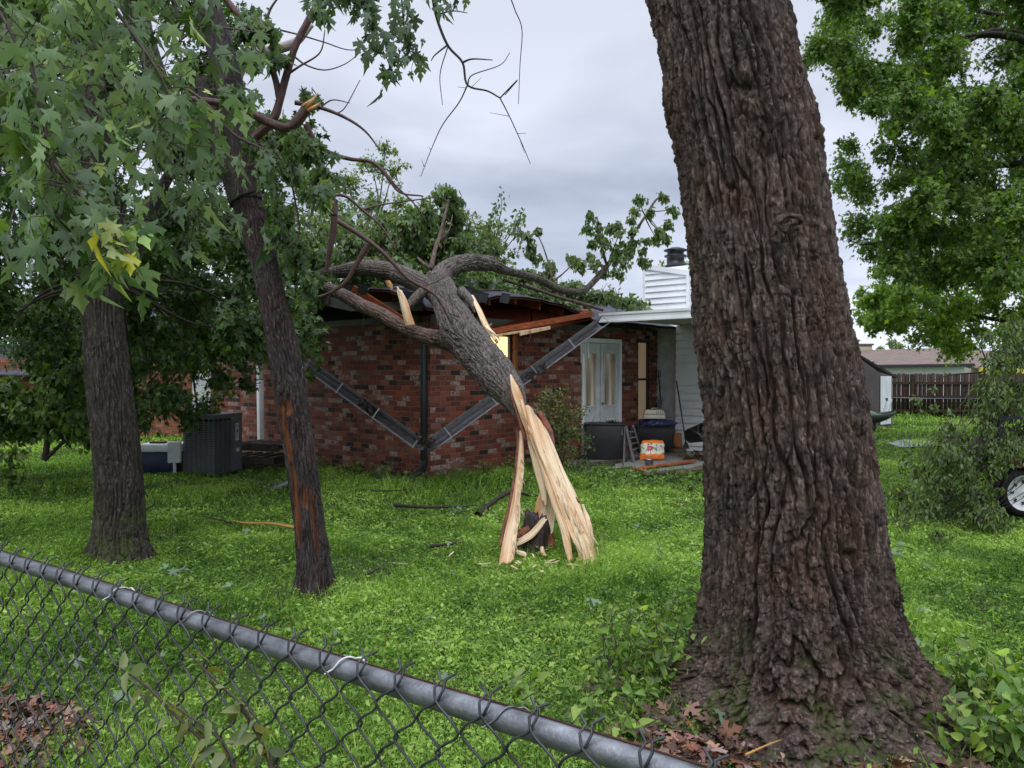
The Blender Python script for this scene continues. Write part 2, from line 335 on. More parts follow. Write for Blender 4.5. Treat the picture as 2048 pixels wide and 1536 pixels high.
def barkmat(name, dark, light, warm, moss=0, rough=.75, scale=1., wood=None):
    m, t, b = mat(name, rough, .3); v = objc(t, (1, 1, .5)); v1 = objc(t)
    n = noise_n(t, 9*scale, 8, v, .65, .3); n2 = noise_n(t, 55*scale, 7, objc(t, (1, 1, .22)), .7); n3 = noise_n(t, 3.1, 3, v1)
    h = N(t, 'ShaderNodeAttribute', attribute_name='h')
    c = ramp(t, n, [(.32, dark), (.52, tuple((a+b_)/2 for a, b_ in zip(dark, light))), (.72, light)])
    c = mixc_(t, ramp(t, n3, [(.48, (0, 0, 0)), (.62, (.5,)*3)]), c, warm)
    c = mixc_(t, ramp(t, n2, [(.50, (0, 0, 0)), (.66, (.75,)*3)]), c, tuple(min(1, x*1.9+.02) for x in light))
    c = mixc_(t, ramp(t, noise_n(t, 30*scale, 7, objc(t, (1, 1, .28)), .72), [(.36, (.8,)*3), (.52, (0,)*3)]), c, tuple(x*.5 for x in dark))
    # weathered grey plates over a browner inner bark, colour darkened with furrow depth
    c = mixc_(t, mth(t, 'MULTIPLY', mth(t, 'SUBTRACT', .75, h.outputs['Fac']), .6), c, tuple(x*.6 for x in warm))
    if moss:
        sp = N(t, 'ShaderNodeSeparateXYZ'); t.links.new(v1, sp.inputs[0])
        lowm = N(t, 'ShaderNodeMapRange'); t.links.new(sp.outputs[2], lowm.inputs[0]); lowm.inputs[1].default_value = moss; lowm.inputs[2].default_value = .1; lowm.inputs[3].default_value = 0; lowm.inputs[4].default_value = 1
        mm = mth(t, 'MULTIPLY', lowm.outputs[0], ramp(t, noise_n(t, 5, 6, v1, .65), [(.5, (0, 0, 0)), (.62, (1, 1, 1))])); c = mixc_(t, mm, c, (.055, .08, .015))
    if wood:
        wa = N(t, 'ShaderNodeAttribute', attribute_name='wound'); wv = objc(t, (9, 9, .7)); wc = ramp(t, noise_n(t, 4, 6, wv, .6), [(.36, tuple(x*.22 for x in wood)), (.5, wood), (.7, tuple(min(1, x*1.5) for x in wood))])
        c = mixc_(t, ramp(t, wa.outputs['Fac'], [(.35, (0, 0, 0)), (.55, (1, 1, 1))]), c, wc)
    t.links.new(c, b.inputs['Base Color'])
    rr = N(t, 'ShaderNodeMapRange'); t.links.new(n2, rr.inputs[0]); rr.inputs[3].default_value = rough-.25; rr.inputs[4].default_value = min(1, rough+.1); t.links.new(rr.outputs[0], b.inputs['Roughness'])
    bump(t, b, noise_n(t, 60*scale, 8, objc(t, (1, 1, .45)), .75), 1.0, .012)
    return m
def brickmat(name, cols, bw=.203, bh=.0785, mortar=(.12, .10, .085), white=.75, course=.0):
    m, t, b = mat(name, .75, .3); v = uvc(t); sp = N(t, 'ShaderNodeSeparateXYZ'); t.links.new(v, sp.inputs[0]); u, vv = sp.outputs[0], sp.outputs[1]
    y = mth(t, 'DIVIDE', vv, bh); row = mth(t, 'FLOOR', y); off = mth(t, 'MULTIPLY', mth(t, 'FRACT', mth(t, 'MULTIPLY', row, .5)), 1.0)
    x = mth(t, 'ADD', mth(t, 'DIVIDE', u, bw), off); cl = mth(t, 'FLOOR', x)
    cb = N(t, 'ShaderNodeCombineXYZ'); t.links.new(cl, cb.inputs[0]); t.links.new(row, cb.inputs[1])
    wn = N(t, 'ShaderNodeTexWhiteNoise', noise_dimensions='2D'); t.links.new(cb.outputs[0], wn.inputs[0])
    c = ramp(t, wn.outputs['Value'], cols, True)
    wn2 = N(t, 'ShaderNodeTexWhiteNoise', noise_dimensions='2D'); ad = N(t, 'ShaderNodeVectorMath', operation='ADD'); ad.inputs[1].default_value = (31.3, 7.7, 0); t.links.new(cb.outputs[0], ad.inputs[0]); t.links.new(ad.outputs[0], wn2.inputs[0])
    big = noise_n(t, 1.3, 4, v); pat = noise_n(t, 22, 6, v, .7, .6)
    sel = mth(t, 'GREATER_THAN', wn2.outputs['Value'], .80); wm = mth(t, 'MULTIPLY', sel, ramp(t, pat, [(.40, (0, 0, 0)), (.56, (1, 1, 1))])); wm = mth(t, 'MULTIPLY', wm, white)
    c = mixc_(t, wm, c, (.50, .42, .36))
    dk = mth(t, 'MULTIPLY', mth(t, 'LESS_THAN', wn2.outputs['Value'], .35), ramp(t, noise_n(t, 30, 5, v, .6), [(.42, (0, 0, 0)), (.6, (.7,)*3)])); c = mixc_(t, dk, c, (.035, .02, .018))
    c = mixc_(t, mth(t, 'MULTIPLY', ramp(t, noise_n(t, 60, 5, v), [(.3, (0,)*3), (.8, (1,)*3)]), .45), c, (.10, .035, .022))
    fx = mth(t, 'FRACT', x); fy = mth(t, 'FRACT', y); wob = mth(t, 'MULTIPLY', mth(t, 'SUBTRACT', noise_n(t, 35, 3, v), .5), .06)
    ex = mth(t, 'MULTIPLY', mth(t, 'SUBTRACT', .5, mth(t, 'ABSOLUTE', mth(t, 'SUBTRACT', fx, .5))), bw); ey = mth(t, 'MULTIPLY', mth(t, 'SUBTRACT', .5, mth(t, 'ABSOLUTE', mth(t, 'SUBTRACT', fy, .5))), bh)
    e = mth(t, 'ADD', mth(t, 'MINIMUM', ex, ey), mth(t, 'MULTIPLY', wob, .03)); mk = N(t, 'ShaderNodeMapRange'); t.links.new(e, mk.inputs[0]); mk.inputs[1].default_value = .003; mk.inputs[2].default_value = .0065
    c = mixc_(t, mk.outputs[0], mixc_(t, pat, mortar, tuple(x_*1.6 for x_ in mortar)), c); t.links.new(c, b.inputs['Base Color'])
    hh = mth(t, 'ADD', mk.outputs[0], mth(t, 'MULTIPLY', noise_n(t, 80, 4, v), .35)); bump(t, b, hh, .8, .006); return m
REDS = [(0, (.25, .060, .034)), (.18, (.33, .085, .045)), (.34, (.16, .042, .027)), (.46, (.28, .085, .045)), (.62, (.030, .022, .020)), (.74, (.21, .052, .030)), (.88, (.27, .125, .08))]
M = {}
M['brick'] = brickmat('brick', REDS)
M['brick_far'] = brickmat('brick_orange', [(0, (.30, .10, .045)), (.5, (.24, .08, .04)), (.8, (.33, .14, .07))], white=.15)
M['white'] = plain('white_painted_siding', (.86, .88, .90), .5, .4, .08, 3, .1)
M['white_dirty_shaded'] = plain('weathered_and_shaded_white_paint', (.62, .64, .65), .55, .4, .2, 4, .15)
M['frieze'] = plain('green_grey_trim', (.11, .115, .09), .6, .3, .25, 5)
M['gutter'] = plain('weathered_dark_aluminium', (.15, .145, .15), .45, .5, .35, 8, .2, .3, (1, 1, 4))
M['gutter_in'] = plain('muddy_gutter_inside', (.10, .085, .08), .5, .4, .6, 12, .4)
M['black_metal'] = plain('black_metal', (.02, .021, .024), .4, .5, .3, 10, .1)
M['bin'] = plain('black_plastic', (.018, .018, .021), .45, .45, .25, 4, .1)
M['redwood'] = plain('raw_red_wood', (.33, .085, .028), .6, .3, .45, 7, .25, 0, (1, 1, 6))
M['decking'] = plain('shaded_roof_decking', (.075, .022, .014), .7, .3, .45, 3, .2)  # red plywood darkened: the shade under the roof is in the colour
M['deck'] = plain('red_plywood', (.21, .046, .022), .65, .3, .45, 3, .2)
M['glassdark'] = plain('dark_glass', (.10, .11, .12), .08, .6, .2, 2, 0)
M['tan'] = plain('tan_plastic', (.42, .40, .33), .5, .4, .12, 6, .1)
M['blue'] = plain('blue_tarpaulin', (.012, .015, .06), .4, .5, .4, 7, .5)
M['galv'] = plain('galvanised_steel', (.215, .22, .23), .40, .5, .5, 22, .25, .7)
M['wire'] = plain('weathered_wire', (.055, .057, .06), .5, .5, .5, 40, .2, .4)
M['tie'] = plain('white_tie', (.62, .62, .60), .5, .4, .15, 20)
M['rust'] = plain('rust', (.055, .025, .018), .8, .2, .4, 30)
M['fencewood'] = plain('brown_stained_fence', (.046, .028, .021), .75, .25, .35, 5, .3, 0, (3, 3, .6))
M['oldwood'] = plain('wet_grey_wood', (.105, .075, .055), .7, .3, .5, 7, .4, 0, (4, 4, 1))
M['pallet'] = plain('dark_wet_pallet', (.06, .048, .038), .7, .3, .5, 8, .4)
M['log'] = plain('cut_log_wood', (.30, .13, .05), .7, .3, .3, 10, .3)
M['shed'] = plain('brown_shed_panel', (.12, .098, .10), .7, .3, .15, 4)
M['boat'] = plain('green_plastic_hull', (.10, .15, .06), .4, .5, .2, 3)
M['boatdark'] = plain('dark_green_hull', (.025, .045, .028), .4, .5, .2, 3)
M['concrete'] = plain('wet_concrete', (.20, .20, .19), .45, .4, .3, 5, .3)
M['ac'] = plain('grey_steel_cabinet', (.13, .135, .145), .5, .4, .15, 5)
M['paper'] = plain('label_white', (.6, .6, .6), .6, .3, .1, 10)
M['yellow'] = plain('yellow_panel', (.65, .55, .08), .6, .3, .15, 5)
M['beige'] = plain('beige_siding', (.55, .50, .37), .6, .3, .1, 3)
M['tyre'] = plain('black_rubber', (.015, .015, .015), .7, .3, .2, 10)
M['red'] = plain('faded_red_paint', (.07, .015, .015), .5, .4, .3, 8)
M['orange_cord'] = plain('yellow_hose', (.40, .22, .06), .5, .4, .2, 10)
M['twig'] = plain('twig_bark', (.085, .06, .05), .7, .3, .4, 20, .3)
M['twigdark'] = plain('dark_twig_bark', (.040, .028, .025), .65, .3, .4, 20, .3)
M['twigred'] = plain('wet_red_bark', (.09, .045, .04), .55, .35, .45, 18, .3, 0, (2, 2, .6))
M['twigpale'] = plain('peeled_pale_wood', (.42, .36, .33), .6, .3, .3, 12, .3)
M['tornwood'] = plain('torn_wood', (.50, .26, .11), .6, .3, .35, 14, .3)
M['soil'] = plain('wet_soil', (.035, .026, .018), .8, .3, .4, 7, .6)
M['red_brown_bark'] = plain('peeling_red_bark', (.17, .055, .03), .65, .3, .6, 16, .6, 0, (1, 1, .4))
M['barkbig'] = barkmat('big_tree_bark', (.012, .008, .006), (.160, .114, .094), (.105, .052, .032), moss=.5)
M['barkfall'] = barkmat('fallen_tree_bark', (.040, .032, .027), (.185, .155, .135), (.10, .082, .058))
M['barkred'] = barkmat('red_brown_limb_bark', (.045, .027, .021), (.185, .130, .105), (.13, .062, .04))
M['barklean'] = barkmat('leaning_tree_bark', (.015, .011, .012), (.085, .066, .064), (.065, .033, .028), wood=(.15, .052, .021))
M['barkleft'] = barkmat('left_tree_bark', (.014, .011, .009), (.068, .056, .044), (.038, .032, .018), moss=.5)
M['leaf'] = leafmat('leaf'); M['leafmaple'] = leafmat('maple_leaf', (.24, .32, .24), .6, .45); M['leafdull'] = leafmat('wilted_leaf', (.20, .26, .16), .5)
M['grass'] = leafmat('grass_leaf', (.16, .30, .05), .2, .6, .4)
m, t, b = mat('fallen_brown_leaf', .6, .3); a = N(t, 'ShaderNodeAttribute', attribute_name='Col'); t.links.new(a.outputs[0], b.inputs['Base Color']); M['dead'] = m
# split wood: long fibres along V
m, t, b = mat('split_pale_wood', .55, .35); v = uvc(t, (55, 1.6, 1)); v2 = uvc(t, (7, .7, 1))
c = ramp(t, noise_n(t, 1.0, 7, v, .6), [(.28, (.55, .30, .14)), (.42, (.76, .55, .32)), (.62, (.88, .72, .50)), (.75, (.66, .43, .22))])
c = mixc_(t, ramp(t, noise_n(t, 1, 4, v2, .5), [(.46, (0, 0, 0)), (.62, (.9,)*3)]), c, (.58, .27, .10)); t.links.new(c, b.inputs['Base Color'])
ck = noise_n(t, 1, 3, uvc(t, (26, .55, 1)), .5); c = mixc_(t, mth(t, 'MULTIPLY', mth(t, 'LESS_THAN', mth(t, 'ABSOLUTE', mth(t, 'SUBTRACT', ck, .53)), .006), .8), c, (.16, .07, .03)); t.links.new(c, b.inputs['Base Color'])
bump(t, b, noise_n(t, 1, 7, uvc(t, (150, 2.2, 1)), .65), 1.0, .010); M['split'] = m
# shingles
def shingle(name, c0, c1, sx=.3, sy=.14):
    m, t, b = mat(name, .8, .25); v = uvc(t); br = N(t, 'ShaderNodeTexBrick', offset=.5); br.inputs['Scale'].default_value = 1; br.inputs['Brick Width'].default_value = sx; br.inputs['Row Height'].default_value = sy; br.inputs['Mortar Size'].default_value = .006
    br.inputs['Color1'].default_value = (*c0, 1); br.inputs['Color2'].default_value = (*c1, 1); br.inputs['Mortar'].default_value = (*[x*.3 for x in c0], 1); t.links.new(v, br.inputs[0])
    c = mixc_(t, mth(t, 'MULTIPLY', noise_n(t, 90, 4, v), .5), br.outputs[0], tuple(x*1.5 for x in c1)); t.links.new(c, b.inputs['Base Color'])
    bump(t, b, mth(t, 'ADD', mth(t, 'MULTIPLY', br.outputs['Fac'], -1), mth(t, 'MULTIPLY', mth(t, 'FRACT', mth(t, 'DIVIDE', mth(t, 'MULTIPLY', -1, N_sep(t, v)), sy)), .6)), .8, .01); return m
def N_sep(t, v):
    s = N(t, 'ShaderNodeSeparateXYZ'); t.links.new(v, s.inputs[0]); return s.outputs[1]
M['shingle'] = shingle('dark_grey_shingles', (.045, .047, .058), (.085, .088, .105)); M['shinglebrown'] = shingle('brown_shingles', (.13, .095, .08), (.21, .155, .13), .35, .17)
# lit blinds behind glass: a lamp is on inside
def lit(name, c, e, k=36):
    m, t, b = mat(name, .3, .5); v = uvc(t); st = mth(t, 'FRACT', mth(t, 'MULTIPLY', N_sep(t, v), k)); cc = mixc_(t, ramp(t, st, [(.1, (0, 0, 0)), (.3, (1, 1, 1))]), tuple(x*.45 for x in c), c)
    t.links.new(cc, b.inputs['Base Color']); t.links.new(cc, b.inputs['Emission Color']); b.inputs['Emission Strength'].default_value = e; return m
M['blind_lit'] = lit('lamp_lit_blind', (1.0, .68, .28), 1.8); M['blind_dim'] = lit('dim_lit_blind', (.42, .31, .19), .22, 60)
m, t, b = mat('door_glass', .06, .6); v = uvc(t, (6, .6, 1)); c = ramp(t, noise_n(t, 1.2, 3, v, .5, .5), [(.35, (.14, .085, .045)), (.5, (.35, .30, .22)), (.65, (.50, .50, .46))]); t.links.new(c, b.inputs['Base Color']); t.links.new(c, b.inputs['Emission Color']); b.inputs['Emission Strength'].default_value = .12; M['doorglass'] = m  # warm reflections painted as streaks in the glass colour, with a faint glow
# ================================================================ ground
def gz(x, y):
    x, y = np.asarray(x, float), np.asarray(y, float); q = np.stack([x, y, 0*x], -1)
    return .035*noise3(q/1.3, 50)+.018*noise3(q/.37, 51)
def gp(px, py, dz=0):
    q = PZ(px, py, 0); return Vector((q.x, q.y, float(gz(q.x, q.y))+dz))
xs = np.concatenate([[-600, -200, -80, -40], np.arange(-22, 22.01, .22), [40, 80, 200, 600]]); ys = np.concatenate([[-200, -40, -10], np.arange(-3, 34, .22), [45, 70, 120, 300, 900]])
X, Y = np.meshgrid(xs, ys); Z = gz(X, Y)*(np.abs(X) < 30)*(Y < 40)
m, t, b = mat('lawn_soil', .85, .2); v = objc(t)
c = ramp(t, noise_n(t, 2.2, 8, v, .65), [(.3, (.035, .045, .014)), (.5, (.05, .085, .018)), (.7, (.075, .13, .025))]); c = mixc_(t, ramp(t, noise_n(t, 1.1, 5, v, .6), [(.6, (0, 0, 0)), (.72, (1, 1, 1))]), c, (.05, .035, .022))
t.links.new(c, b.inputs['Base Color']); bump(t, b, noise_n(t, 60, 6, v), .8, .02); M['ground'] = m
tag(npmesh('ground', np.stack([X, Y, Z], -1).reshape(-1, 3), gridf(len(ys), len(xs), False), m, None, True), kind='structure')
# house frame
HC = Vector((-1.2, 11.3, 0)); HR = Vector((.671, .741, 0)).normalized(); HL = Vector((-HR.y, HR.x, 0))
def H(a, b, z=0): return HC+HR*a+HL*b+Vector((0, 0, z))
def inhouse(x, y, m=0.0):
    a = (x-HC.x)*HR.x+(y-HC.y)*HR.y; b = (x-HC.x)*HL.x+(y-HC.y)*HL.y; return (a > -m) & (b > -m) & (b < 9) & (a < 12), a, b
# ================================================================ grass (one mass of blades and clover)
def scatter(n, y0, y1, xr=.78):
    u = rng.random(n); y = np.sqrt(y0**2+u*(y1**2-y0**2)); x = (rng.random(n)*2-1)*xr*y; return x, y
BIGC = np.array([1.50, 3.95])
def grass_patch(segs):
    V, T, CO, k = [], [], [], 0
    for n, y0, y1, hgt, wd, kind in segs:
        x, y = scatter(n, y0, y1); q3 = np.stack([x, y, 0*x], -1)
        inh, a, b_ = inhouse(x, y, .1); patio = (a > 2.6) & (a < 8) & (b_ > -2.1) & (b_ < 0)
        dens = noise3(q3/.45, 60)*.5+.5; litter = ((x < -.59*y+.16*noise3(q3/.3, 65)) & (y < 3.75)) | (np.hypot(x-.82, y-3.35) < .42+.12*noise3(q3/.2, 67)) | (np.hypot(x-1.6, y-3.0) < .7)
        bare = fbm(q3/.7, 3, 61) > .62
        keep = ~inh & ~patio & (rng.random(n) < .55+.45*dens) & (~litter | (rng.random(n) < .22)) & (~bare | (rng.random(n) < .35)) & (np.hypot(x-BIGC[0], y-BIGC[1]) > .5)
        x, y, q3 = x[keep], y[keep], q3[keep]; n = len(x); z = gz(x, y)
        tall = np.clip(fbm(q3/.8, 3, 62)*.7+.75, .35, 1.7)
        rough = np.clip(1.3-np.abs(((x-HC.x)*HL.x+(y-HC.y)*HL.y)+.5), 0, 1)*((x-HC.x)*HR.x+(y-HC.y)*HR.y > -1)
        tall = tall+.8*rough
        br = np.clip(fbm(q3/1.1, 3, 63)*.30+.24*noise3(q3/.11, 66)+.56+.22*rng.standard_normal(n), 0, .999)
        cols = np.array([(.024, .058, .015), (.076, .152, .027), (.155, .275, .045), (.275, .415, .075), (.45, .59, .16)])
        yel = (rng.random(n) < .05)
        f = br*(len(cols)-1); i = f.astype(int); cc = cols[i]*(1-(f-i)[:, None])+cols[np.minimum(i+1, 4)]*(f-i)[:, None]
        cc[yel] = (.24, .27, .08); cc *= (1+.12*rng.standard_normal((n, 1)))
        az = rng.random(n)*2*np.pi; dx, dy = np.cos(az), np.sin(az)
        if kind == 'blade':
            h = hgt*tall*(.5+rng.random(n)); w_ = wd*(.6+.8*rng.random(n)); ln = h*rng.uniform(.2, .9, n); a2 = rng.random(n)*6.28
            p0 = np.stack([x-dx*w_, y-dy*w_, z], -1); p1 = np.stack([x+dx*w_, y+dy*w_, z], -1)
            p2 = np.stack([x+np.cos(a2)*ln, y+np.sin(a2)*ln, z+h], -1); vv = np.stack([p0, p1, p2], 1).reshape(-1, 3)
            tt = (np.arange(n)*3)[:, None]+np.array([0, 1, 2]); CO.append(np.repeat(cc, 3, 0))
        else:   # clover-like leaflet: a quad lying slantwise on top of the sward
            h = hgt*tall*(.3+.9*rng.random(n)); s = wd*(.6+.8*rng.random(n)); ti = rng.uniform(-.7, .7, n)
            d1 = np.stack([dx, dy, ti], -1)*s[:, None]; d2 = np.stack([-dy, dx, rng.uniform(-.6, .6, n)], -1)*s[:, None]*.62; c0 = np.stack([x, y, z+h], -1)
            vv = np.stack([c0-d1, c0+d2, c0+d1, c0-d2], 1).reshape(-1, 3); CO.append(np.repeat(cc, 4, 0))
            q_ = (np.arange(n)*4)[:, None]; tt = np.concatenate([q_+np.array([0, 1, 2]), q_+np.array([0, 2, 3])])
        V.append(vv); T.append(tt+k); k += len(vv)
    return np.vstack(V), np.vstack(T), np.vstack(CO)
V_, T_, C_ = grass_patch([(90000, 1.2, 4.2, .055, .0022, 'blade'), (85000, 1.2, 4.2, .045, .0075, 'leaf'), (14000, 1.2, 4.5, .075, .014, 'leaf'), (16000, 4.2, 9, .09, .020, 'leaf'), (16000, 1.2, 7, .16, .0028, 'blade'), (130000, 4.2, 8, .07, .004, 'blade'), (130000, 4.2, 8, .055, .012, 'leaf'),
    (120000, 8, 15, .09, .007, 'blade'), (90000, 8, 15, .07, .02, 'leaf'), (90000, 15, 34, .10, .018, 'blade'), (50000, 15, 34, .08, .04, 'leaf')])
tag(npmesh('lawn_grass', V_, T_, M['grass'], None, col=C_), 'bright green lawn of short grass and clover', 'grass', kind='stuff')
# fallen brown leaves by the chain-link fence and at the big tree's foot
def litter(name, label, spots, n):
    pos = []
    for (cx_, cy_, rx, ry) in spots:
        k = n//len(spots); r = np.sqrt(rng.random(k)); a = rng.random(k)*6.28; x = cx_+rx*r*np.cos(a); y = cy_+ry*r*np.sin(a); pos.append(np.stack([x, y, gz(x, y)+.012+.03*rng.random(k)], -1))
    pos = np.vstack(pos); k = len(pos)
    col = pal(k, [(.20, .085, .045), (.13, .06, .04), (.27, .15, .10), (.09, .05, .035), (.22, .16, .14)], .25)
    d = rng.standard_normal((k, 3))*np.array([1, 1, .25]); nn = np.array([0, 0, 1.])+rng.standard_normal((k, 3))*.35
    tag(leaves(name, pos, d, nn, .05+.045*rng.random(k), col, MAPLE, M['dead']), label, 'leaves', kind='stuff')
litter('fallen_leaves', 'brown fallen leaves under the chain-link fence at the lower left', [(-2.25, 3.4, .36, .3), (-2.1, 3.25, .26, .18), (-2.5, 3.55, .42, .3)], 420)
litter('fallen_leaves', 'brown leaf litter at the foot of the big furrowed trunk', [(.82, 3.38, .38, .28), (.95, 3.25, .3, .2), (1.5, 3.05, .5, .15)], 300)

# ================================================================ the house
house = thing('brick_house', 'low red brick house with a dark shingle roof torn open at its near corner', 'house', loc=HC)
house.location = HC; bpy.context.view_layer.update()
HI = house.matrix_world.inverted()
def hb(mb, name, mat, parent=None, **k):
    o = mb.build(name, mat, None, **k); o.parent = parent or house
    if parent is None: o.matrix_parent_inverse = HI
    return o
def wall(mb, o, d, L, z0, z1, openings=(), nrm_=None, reveal=.1, u0=0):
    d = Vector(d); o = Vector(o); us = sorted({0, L, *[x for q in openings for x in q[:2]]}); zs = sorted({z0, z1, *[x for q in openings for x in q[2:4]]})
    for i in range(len(us)-1):
        for j in range(len(zs)-1):
            um, zm = (us[i]+us[i+1])/2, (zs[j]+zs[j+1])/2
            if any(q[0] < um < q[1] and q[2] < zm < q[3] for q in openings): continue
            g = lambda u, z: o+d*u+Vector((0, 0, z)); mb.quad(g(us[i], zs[j]), g(us[i+1], zs[j]), g(us[i+1], zs[j+1]), g(us[i], zs[j+1]), uv=[(u0+us[i], zs[j]), (u0+us[i+1], zs[j]), (u0+us[i+1], zs[j+1]), (u0+us[i], zs[j+1])])
    for q in openings:
        n = Vector(nrm_)*reveal; g = lambda u, z: o+d*u+Vector((0, 0, z))
        for (p, r) in ((g(q[0], q[2]), g(q[0], q[3])), (g(q[1], q[3]), g(q[1], q[2])), (g(q[0], q[3]), g(q[1], q[3])), (g(q[1], q[2]), g(q[0], q[2]))): mb.quad(p, p-n, r-n, r)
nR = -HL; nL = -HR       # outward normals of the right and of the left wall
mb = MB(); OP = [(1.15, 1.80, 1.36, 2.24), (3.68, 4.95, .10, 2.28), (5.55, 5.98, .62, 2.24)]
wall(mb, H(0, 0), HR, 6.32, -.1, 2.46, OP, nR)
hb(mb, 'right_wall', M['brick'])
mb = MB(); wall(mb, H(0, 6.75), -HL, 6.75, -.1, 2.46, [], nL, u0=.1); hb(mb, 'left_wall', M['brick'])
mb = MB(); wall(mb, H(9.5, 6.75), -HR, 9.5, -.1, 2.32); wall(mb, H(9.5, 0), HL, 6.75, -.1, 2.32); wall(mb, H(6.32, 0), HR, 3.18, -.1, 2.32); hb(mb, 'rear_wall', M['brick'])
mb = MB(); mb.quad(H(0, 0, 2.2), H(9.5, 0, 2.2), H(9.5, 6.7, 2.2), H(0, 6.7, 2.2)); hb(mb, 'attic_floor', M['redwood'])
# frieze boards just under the eaves
mb = MB(); mb.box(H(-.012, 3.5, 2.42), HL*3.25, HR*.012, (0, 0, .05)); mb.box(H(2.4, -.012, 2.42), HR*2.4, HL*.012, (0, 0, .05)); hb(mb, 'frieze', M['frieze'])
# roof, lifted and buckled around the corner
def zr(a, b):
    dd = np.minimum(np.minimum(a+.5, b+.5), np.minimum(10-a, 7.25-b)); z = 2.5+.333*dd
    er = np.exp(-((b+.5)/.9)**2)*(1/(1+np.exp(-(a-.15)*6)))*np.interp(a, [-.5, .3, .9, 1.6, 2.6, 3.5, 12], [.0, .16, .30, .30, .22, .01, 0])
    el = np.exp(-((a+.5)/.9)**2)*np.interp(b, [-.5, -.1, .3, .8, 1.6, 2.6, 3.6, 12], [.02, .22, .34, .38, .36, .26, .04, 0])
    sag = -.12*np.exp(-((a-.1)**2+(b-.1)**2)/.35)
    q = np.stack([a, b, 0*a], -1); ns = .02*fbm(q/.5, 2, 70)*np.exp(-(dd/1.2)**2)+.012*noise3(q/.8, 72)
    return z+er+el+sag+ns
aa = np.concatenate([np.linspace(-.5, 4, 120), np.linspace(4.1, 10, 70)]); bb = np.concatenate([np.linspace(-.5, 4, 120), np.linspace(4.1, 7.25, 40)])
A, B = np.meshgrid(aa, bb)
Zt = zr(A, B); q = np.stack([A, B, 0*A], -1)
ja = .05*noise3(q/.13, 75)*((B < -.45) | (A < -.45))           # ragged shingle edge
jb = .05*noise3(q/.17, 76)*((B < -.45) | (A < -.45))
Xr = HC.x+HR.x*(A+ja)+HL.x*(B+jb); Yr = HC.y+HR.y*(A+ja)+HL.y*(B+jb)
top = np.stack([Xr, Yr, Zt], -1).reshape(-1, 3); gf = gridf(len(bb), len(aa), False)
useb = (np.minimum(B+.5, 7.25-B) < np.minimum(A+.5, 10-A))
UVv = np.stack([np.where(useb, A, B), np.where(useb, np.minimum(B+.5, 7.25-B), np.minimum(A+.5, 10-A))*1.05], -1).reshape(-1, 2)
def sheet(name, off, mat, flip=False):
    V = top-np.array([0, 0, off]); f = gf[:, ::-1] if flip else gf
    o = npmesh(name, V, np.ascontiguousarray(f), mat, None, True, uv=UVv[f.ravel()]); o.parent = house; o.matrix_parent_inverse = HI; return o
roof = sheet('roof', 0, M['shingle']); sm = roof.modifiers.new('thick', 'SOLIDIFY'); sm.thickness = .012; sm.offset = -1
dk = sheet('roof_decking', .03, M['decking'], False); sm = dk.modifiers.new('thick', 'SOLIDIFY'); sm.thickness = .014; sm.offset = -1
# rafters seen under the lifted eave
for a in (.35, .95, 1.55, 2.15, 2.75):
    mb = MB(); p0 = H(a, -.30, float(zr(np.array(a), np.array(-.30)))-.12); p1 = H(a, 1.6, float(zr(np.array(a), np.array(1.6)))-.12); mb.bar(p0, p1, .04, .11); hb(mb, 'rafter', M['redwood'])
for bv in (.5, 1.1, 1.7, 2.3):
    mb = MB(); p0 = H(-.30, bv, float(zr(np.array(-.3), np.array(bv)))-.12); p1 = H(1.6, bv, float(zr(np.array(1.6), np.array(bv)))-.12); mb.bar(p0, p1, .04, .11); hb(mb, 'rafter', M['redwood'])
# red plywood sheet hanging down under the torn eave, both sides of the trunk
mb = MB()
def slab(mb, pts, th, m=0):
    pts = [Vector(p) for p in pts]; n = (pts[1]-pts[0]).cross(pts[3]-pts[0]).normalized()*th; o = [p+n for p in pts]
    mb.quad(*pts, m=m); mb.quad(o[3], o[2], o[1], o[0], m=m)
    for i in range(4): j = (i+1) % 4; mb.quad(pts[j], pts[i], o[i], o[j], m=m)
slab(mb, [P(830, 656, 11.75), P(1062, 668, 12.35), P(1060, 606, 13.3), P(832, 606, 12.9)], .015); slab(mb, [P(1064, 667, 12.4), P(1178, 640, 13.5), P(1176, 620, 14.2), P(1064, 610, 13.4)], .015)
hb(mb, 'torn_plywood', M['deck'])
mb = MB(); mb.bar(P(958, 667, 11.35), P(1186, 628, 13.35), .035, .085); hb(mb, 'fascia_board', M['redwood'])
mb = MB(); mb.bar(P(706, 577, 11.35), P(806, 640, 10.95), .04, .10); hb(mb, 'broken_rafter', M['redwood'])
mb = MB(); mb.bar(P(985, 672, 11.4), P(1096, 655, 12.3), .05, .03); mb.bar(P(1040, 668, 11.7), P(1100, 655, 12.3), .02, .05); hb(mb, 'soffit_trim', M['split'])
mb = MB(); mb.bar(P(575, 585, 13.0), P(700, 612, 11.75), .03, .15); mb.bar(P(700, 614, 11.75), P(846, 612, 10.9), .03, .13); hb(mb, 'fascia_trim', M['frieze'])
mb = MB(); mb.bar(P(560, 612, 13.2), P(660, 602, 12.1), .05, .12); hb(mb, 'eave_board', M['oldwood'])
